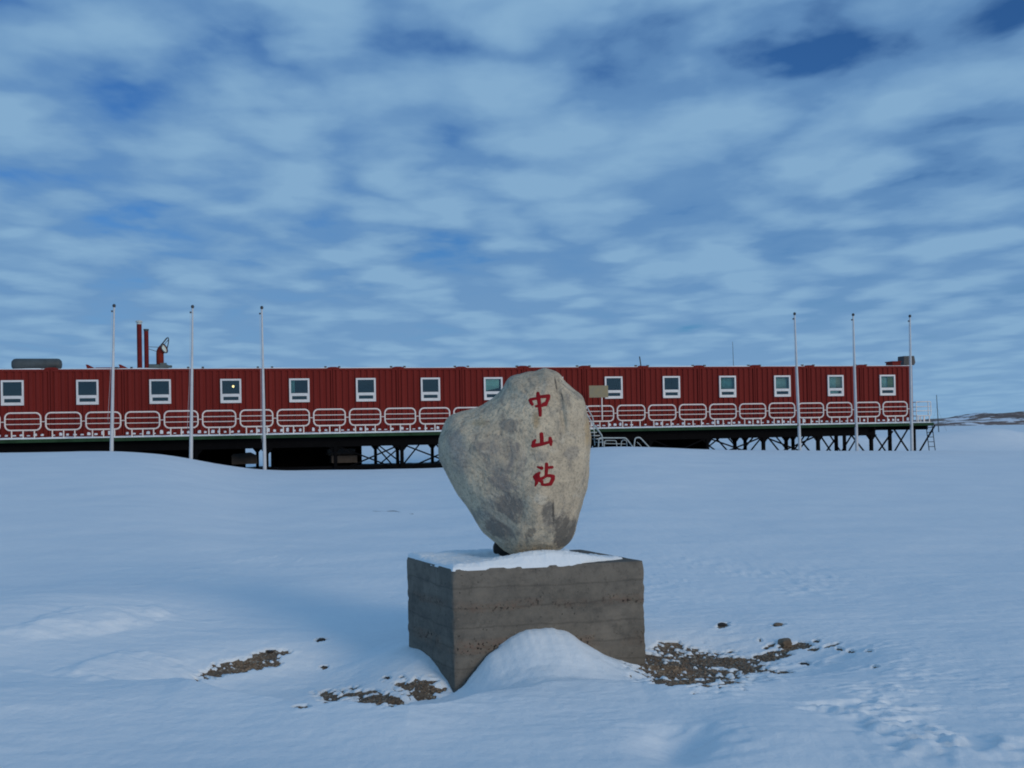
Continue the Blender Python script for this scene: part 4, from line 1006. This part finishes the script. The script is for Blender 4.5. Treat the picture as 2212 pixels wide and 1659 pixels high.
# ------------------------------------------------------------------ roof equipment, masts
a, z = loc(108, 783, -1.6); r = 12.5*48/F
tk = empty('roof_tank', to_world(a-0.6, 1.6, ZW1), TH); tag(tk, 'dark grey round-ended tank lying on the roof at the left edge', 'tank')
MB().lathe((-0.85, 0, 0.06+r), [(0.001, -0.14), (r*0.6, -0.11), (r*0.92, -0.03), (r, 0.06), (r, 1.75), (r*0.92, 1.85), (r*0.6, 1.93), (0.001, 1.96)], 20, 'x').build('tank_shell', M['tank'], tk, smooth=50)
for q in (-0.5, 0.55): MB().prism([(q-0.06, 0), (q+0.06, 0), (q+0.06, 0.16), (q-0.06, 0.16)], -0.2, 0.2).build('cradle', M['dark'], tk)
a, z = loc(1967, 785, -0.5)
bx = empty('roof_box', to_world(a, 0.6, ZW1+0.02), TH); tag(bx, 'dark ribbed box on the roof at the right corner, behind a flagpole', 'box')
w_, h_ = 13.5*55/F, 21*55/F
MB().prism([(-w_-0.02, 0.06), (w_-0.03, 0.06), (w_+0.05, h_*0.4), (w_-0.02, h_+0.05), (-w_, h_+0.04)], 0.0, 0.55).build('housing', M['pulley'], bx, bevel=0.02)
for i in range(7): MB().box(-w_+0.06+i*0.075, -w_+0.085+i*0.075, -0.012, -0.001, 0.10, h_).build('rib', M['tank'], bx)
MB().box(-w_*0.8, -w_*0.6, 0.1, 0.5, -0.02, 0.058).box(w_*0.5, w_*0.7, 0.1, 0.5, -0.02, 0.058).build('foot', M['pulley'], bx)
a, z = loc(1385, 789, -0.6); a2, z2 = loc(1381.5, 770, -0.6)
o = empty('short_mast', to_world(a, 0.6, ZW1), TH); tag(o, 'short leaning dark mast on the roof edge near the middle', 'mast')
MB().tube([(0, 0, 0), (a2-a, 0, z2-ZW1)], 0.03, 8).build('rod', M['pulley'], o, smooth=50); MB().tube([(-0.28, 0, 0.03), (-0.05, 0, 0.10), (0.04, 0, 0.02)], 0.02, 6).build('bracket', M['pulley'], o)
a, z = loc(1582.5, 738, -6); o = empty('whip_antenna', to_world(a, 6, ZW1), TH); tag(o, 'very thin tall whip antenna on the roof, faint against the sky', 'antenna')
MB().tube([(0.03, 0, 0), (0.0, 0, z-ZW1)], [0.022, 0.012], 6).build('whip', M['grey'], o); MB().box(-0.08, 0.08, -0.08, 0.08, 0, 0.08).build('foot_plate', M['pulley'], o)
b = at_y(2028, 921, 95.0); t = at_y(2023, 853, 95.0); g = ground(b[0], b[1])
o = empty('distant_mast', (b[0], b[1], g)); tag(o, 'thin grey mast standing in the snow beyond the right end of the deck', 'mast')
MB().tube([(0, 0, -0.3), (t[0]-b[0], 0, t[2]-g)], [0.05, 0.03], 8).build('mast_tube', M['grey'], o); MB().tube([(-0.9, 0, 0), (t[0]-b[0], 0, (t[2]-g)*0.7), (0.9, 0.3, 0)], 0.008, 4).build('guy_wire', M['grey'], o)
# access ladder at the right end of the deck
la = loc(2001, 945, 0.2)[0]; lb_ = loc(2009, 945, 0.2)[0]
lo = empty('deck_ladder', to_world(la, -0.2, 0.5), TH); tag(lo, 'thin dark ladder below the right end of the deck', 'ladder')
for q in (0, 0.36): MB().tube([(q+0.15, 0, -0.1), (q, 0, 1.24)], 0.022, 6).build('stile', M['steel'], lo)
for i in range(5): MB().tube([(0.13-0.03*i, 0, 0.1+0.25*i), (0.49-0.03*i, 0, 0.1+0.25*i)], 0.016, 6).build('rung', M['steel'], lo)

# ------------------------------------------------------------------ low rocky hills at the horizon
def hill(name, colA, colB, Y, zp, seed, label=None):
    xa, xb = (colA-PX)/F*Y, (colB-PX)/F*Y
    X, Yg = np.meshgrid(np.linspace(xa, xb, 160), np.linspace(Y, Y+160, 40))
    tt = (X-xa)/(xb-xa); ts_ = (Yg-Y)/160
    z = 0.6+zp*np.sin(np.pi*np.clip(tt, 0, 1))**0.7*np.sin(np.pi*ts_)**0.8*(0.75+0.5*fbm(X*0.02, Yg*0.02, 4, seed)) + 1.2*fbm(X*0.08, Yg*0.08, 4, seed+3)*np.sin(np.pi*ts_)*np.sin(np.pi*tt)
    nn = np.arange(X.size).reshape(X.shape); Qh = np.stack([nn[:-1, :-1], nn[:-1, 1:], nn[1:, 1:], nn[1:, :-1]], -1).reshape(-1, 4)
    me = np_mesh(name, np.stack([X, Yg, z], -1).reshape(-1, 3), Qh); me.materials.append(M['hill']); tag(put(bpy.data.objects.new(name, me)), kind='structure')
hill('hill', 1960, 2900, 520, 9.0, 3); hill('hill', -900, 60, 700, 12.0, 6); hill('hill', 1500, 2150, 900, 2.0, 9)

# ------------------------------------------------------------------ light
SUN_EL, SUN_AZ = math.radians(15.5), math.radians(138)   # azimuth clockwise from +Y: behind the camera, to the right
sd_ = Vector((math.sin(SUN_AZ)*math.cos(SUN_EL), math.cos(SUN_AZ)*math.cos(SUN_EL), math.sin(SUN_EL)))
L = bpy.data.lights.new('sun', 'SUN'); L.energy = 1.25; L.angle = math.radians(20); L.color = (1.0, 0.84, 0.64)
lo_ = put(bpy.data.objects.new('sun', L)); lo_.rotation_euler = sd_.to_track_quat('Z', 'Y').to_euler(); lo_.location = (20, -40, 30)
wd = bpy.data.worlds.new('World'); scene.world = wd; wd.use_nodes = True; t = wd.node_tree
bg = t.nodes['Background']
def wn(typ, **kw):
    n = t.nodes.new(typ)
    for k, v in kw.items(): setattr(n, k, v)
    return n
sky = wn('ShaderNodeTexSky'); sky.sky_type = 'NISHITA'; sky.sun_disc = False; sky.sun_elevation = SUN_EL; sky.sun_rotation = SUN_AZ
sky.altitude = 0; sky.air_density = 1.0; sky.dust_density = 0.3; sky.ozone_density = 2.5
tcn = wn('ShaderNodeTexCoord'); sepn = wn('ShaderNodeSeparateXYZ'); t.links.new(tcn.outputs['Generated'], sepn.inputs[0])
def wm(op, a, b=0.0, c=0.0):
    n = wn('ShaderNodeMath'); n.operation = op
    for i, v in ((0, a), (1, b), (2, c)):
        if isinstance(v, bpy.types.NodeSocket): t.links.new(v, n.inputs[i])
        else: n.inputs[i].default_value = v
    return n.outputs[0]
zc_ = wm('ADD', wm('MAXIMUM', sepn.outputs[2], 0.0), 0.075)
cmb = wn('ShaderNodeCombineXYZ'); t.links.new(wm('DIVIDE', sepn.outputs[0], zc_), cmb.inputs[0]); t.links.new(wm('DIVIDE', sepn.outputs[1], zc_), cmb.inputs[1])
def wnoise(scale, detail, rough, dist, off):
    mp = wn('ShaderNodeMapping'); t.links.new(cmb.outputs[0], mp.inputs[0]); mp.inputs['Location'].default_value = off; mp.inputs['Scale'].default_value = (1.0, 0.72, 1)
    n = wn('ShaderNodeTexNoise'); t.links.new(mp.outputs[0], n.inputs['Vector']); n.inputs['Scale'].default_value = scale; n.inputs['Detail'].default_value = detail
    n.inputs['Roughness'].default_value = rough; n.inputs['Distortion'].default_value = dist; return n.outputs['Fac']
def wramp(f, *st_):
    n = wn('ShaderNodeValToRGB'); t.links.new(f, n.inputs[0]); e = n.color_ramp.elements
    while len(e) < len(st_): e.new(0.5)
    for i, (p, c) in enumerate(st_): e[i].position = p; e[i].color = (c, c, c, 1) if not hasattr(c, '__len__') else (*c, 1)
    return n.outputs[0]
def wmix(f, a, b):
    n = wn('ShaderNodeMix'); n.data_type = 'RGBA'
    for i, v in ((0, f), (6, a), (7, b)):
        if isinstance(v, bpy.types.NodeSocket): t.links.new(v, n.inputs[i])
        else: n.inputs[i].default_value = v if i == 0 else (*v, 1)
    return n.outputs[2]
puff = wnoise(3.6, 6, 0.55, 0.2, (1.3, 0.4, 0)); big = wnoise(0.8, 3, 0.5, 0.2, (4.0, 2.0, 0)); shade = wnoise(2.7, 4, 0.5, 0.2, (8.1, 3.7, 0))
wv = wn('ShaderNodeVectorMath'); wv.operation = 'MULTIPLY_ADD'; wnz = wn('ShaderNodeTexNoise'); t.links.new(cmb.outputs[0], wnz.inputs['Vector']); wnz.inputs['Scale'].default_value = 2.2; wnz.inputs['Detail'].default_value = 4
t.links.new(wnz.outputs['Color'], wv.inputs[0]); wv.inputs[1].default_value = (0.55, 0.55, 0); mpv = wn('ShaderNodeMapping'); t.links.new(cmb.outputs[0], mpv.inputs[0]); mpv.inputs['Scale'].default_value = (1.0, 0.70, 1); t.links.new(mpv.outputs[0], wv.inputs[2])
vo = wn('ShaderNodeTexVoronoi'); vo.feature = 'SMOOTH_F1'; t.links.new(wv.outputs[0], vo.inputs['Vector']); vo.inputs['Scale'].default_value = 3.7; vo.inputs['Smoothness'].default_value = 0.5
cell = wm('SUBTRACT', 1.0, vo.outputs['Distance'])
low = wramp(sepn.outputs[2], (0.0, 0.24), (0.09, 0.10), (0.19, 0.05), (0.40, 0.0))            # low down, cloud overlaps cloud
cover = wm('ADD', wm('ADD', wm('MULTIPLY', cell, 0.42), wm('MULTIPLY', puff, 0.33)), wm('ADD', wm('MULTIPLY', big, 0.30), low))
cm_ = wramp(cover, (0.365, 0.0), (0.45, 0.75), (0.55, 1.0))
BS = 0.12
lit = wm('ADD', wm('MULTIPLY', shade, 0.2), wm('ADD', wm('MULTIPLY', puff, 0.35), wm('MULTIPLY', cell, 0.45)))
ccol = wmix(wramp(lit, (0.42, 0.0), (0.62, 1.0)), (0.135/BS, 0.285/BS, 0.515/BS), (0.228/BS, 0.405/BS, 0.61/BS))
ccol = wmix(wramp(sepn.outputs[2], (0.0, 0.75), (0.06, 0.38), (0.16, 0.0)), ccol, (0.235/BS, 0.41/BS, 0.61/BS))   # paler through more air near the horizon
gam = wn('ShaderNodeMix'); gam.data_type = 'RGBA'; gam.blend_type = 'MULTIPLY'; gam.inputs[0].default_value = 1.0; t.links.new(sky.outputs[0], gam.inputs[6]); gam.inputs[7].default_value = (0.20, 0.42, 0.72, 1)
t.links.new(wmix(cm_, gam.outputs[2], ccol), bg.inputs['Color']); bg.inputs['Strength'].default_value = BS

vs = scene.view_settings; vs.view_transform = 'Standard'; vs.look = 'None'; vs.exposure = 0; vs.gamma = 1; vs.use_curve_mapping = False
scene.render.engine = 'CYCLES'; scene.cycles.filter_width = 1.9; scene.cycles.max_bounces = 8; scene.cycles.transparent_max_bounces = 12; scene.cycles.use_denoising = True
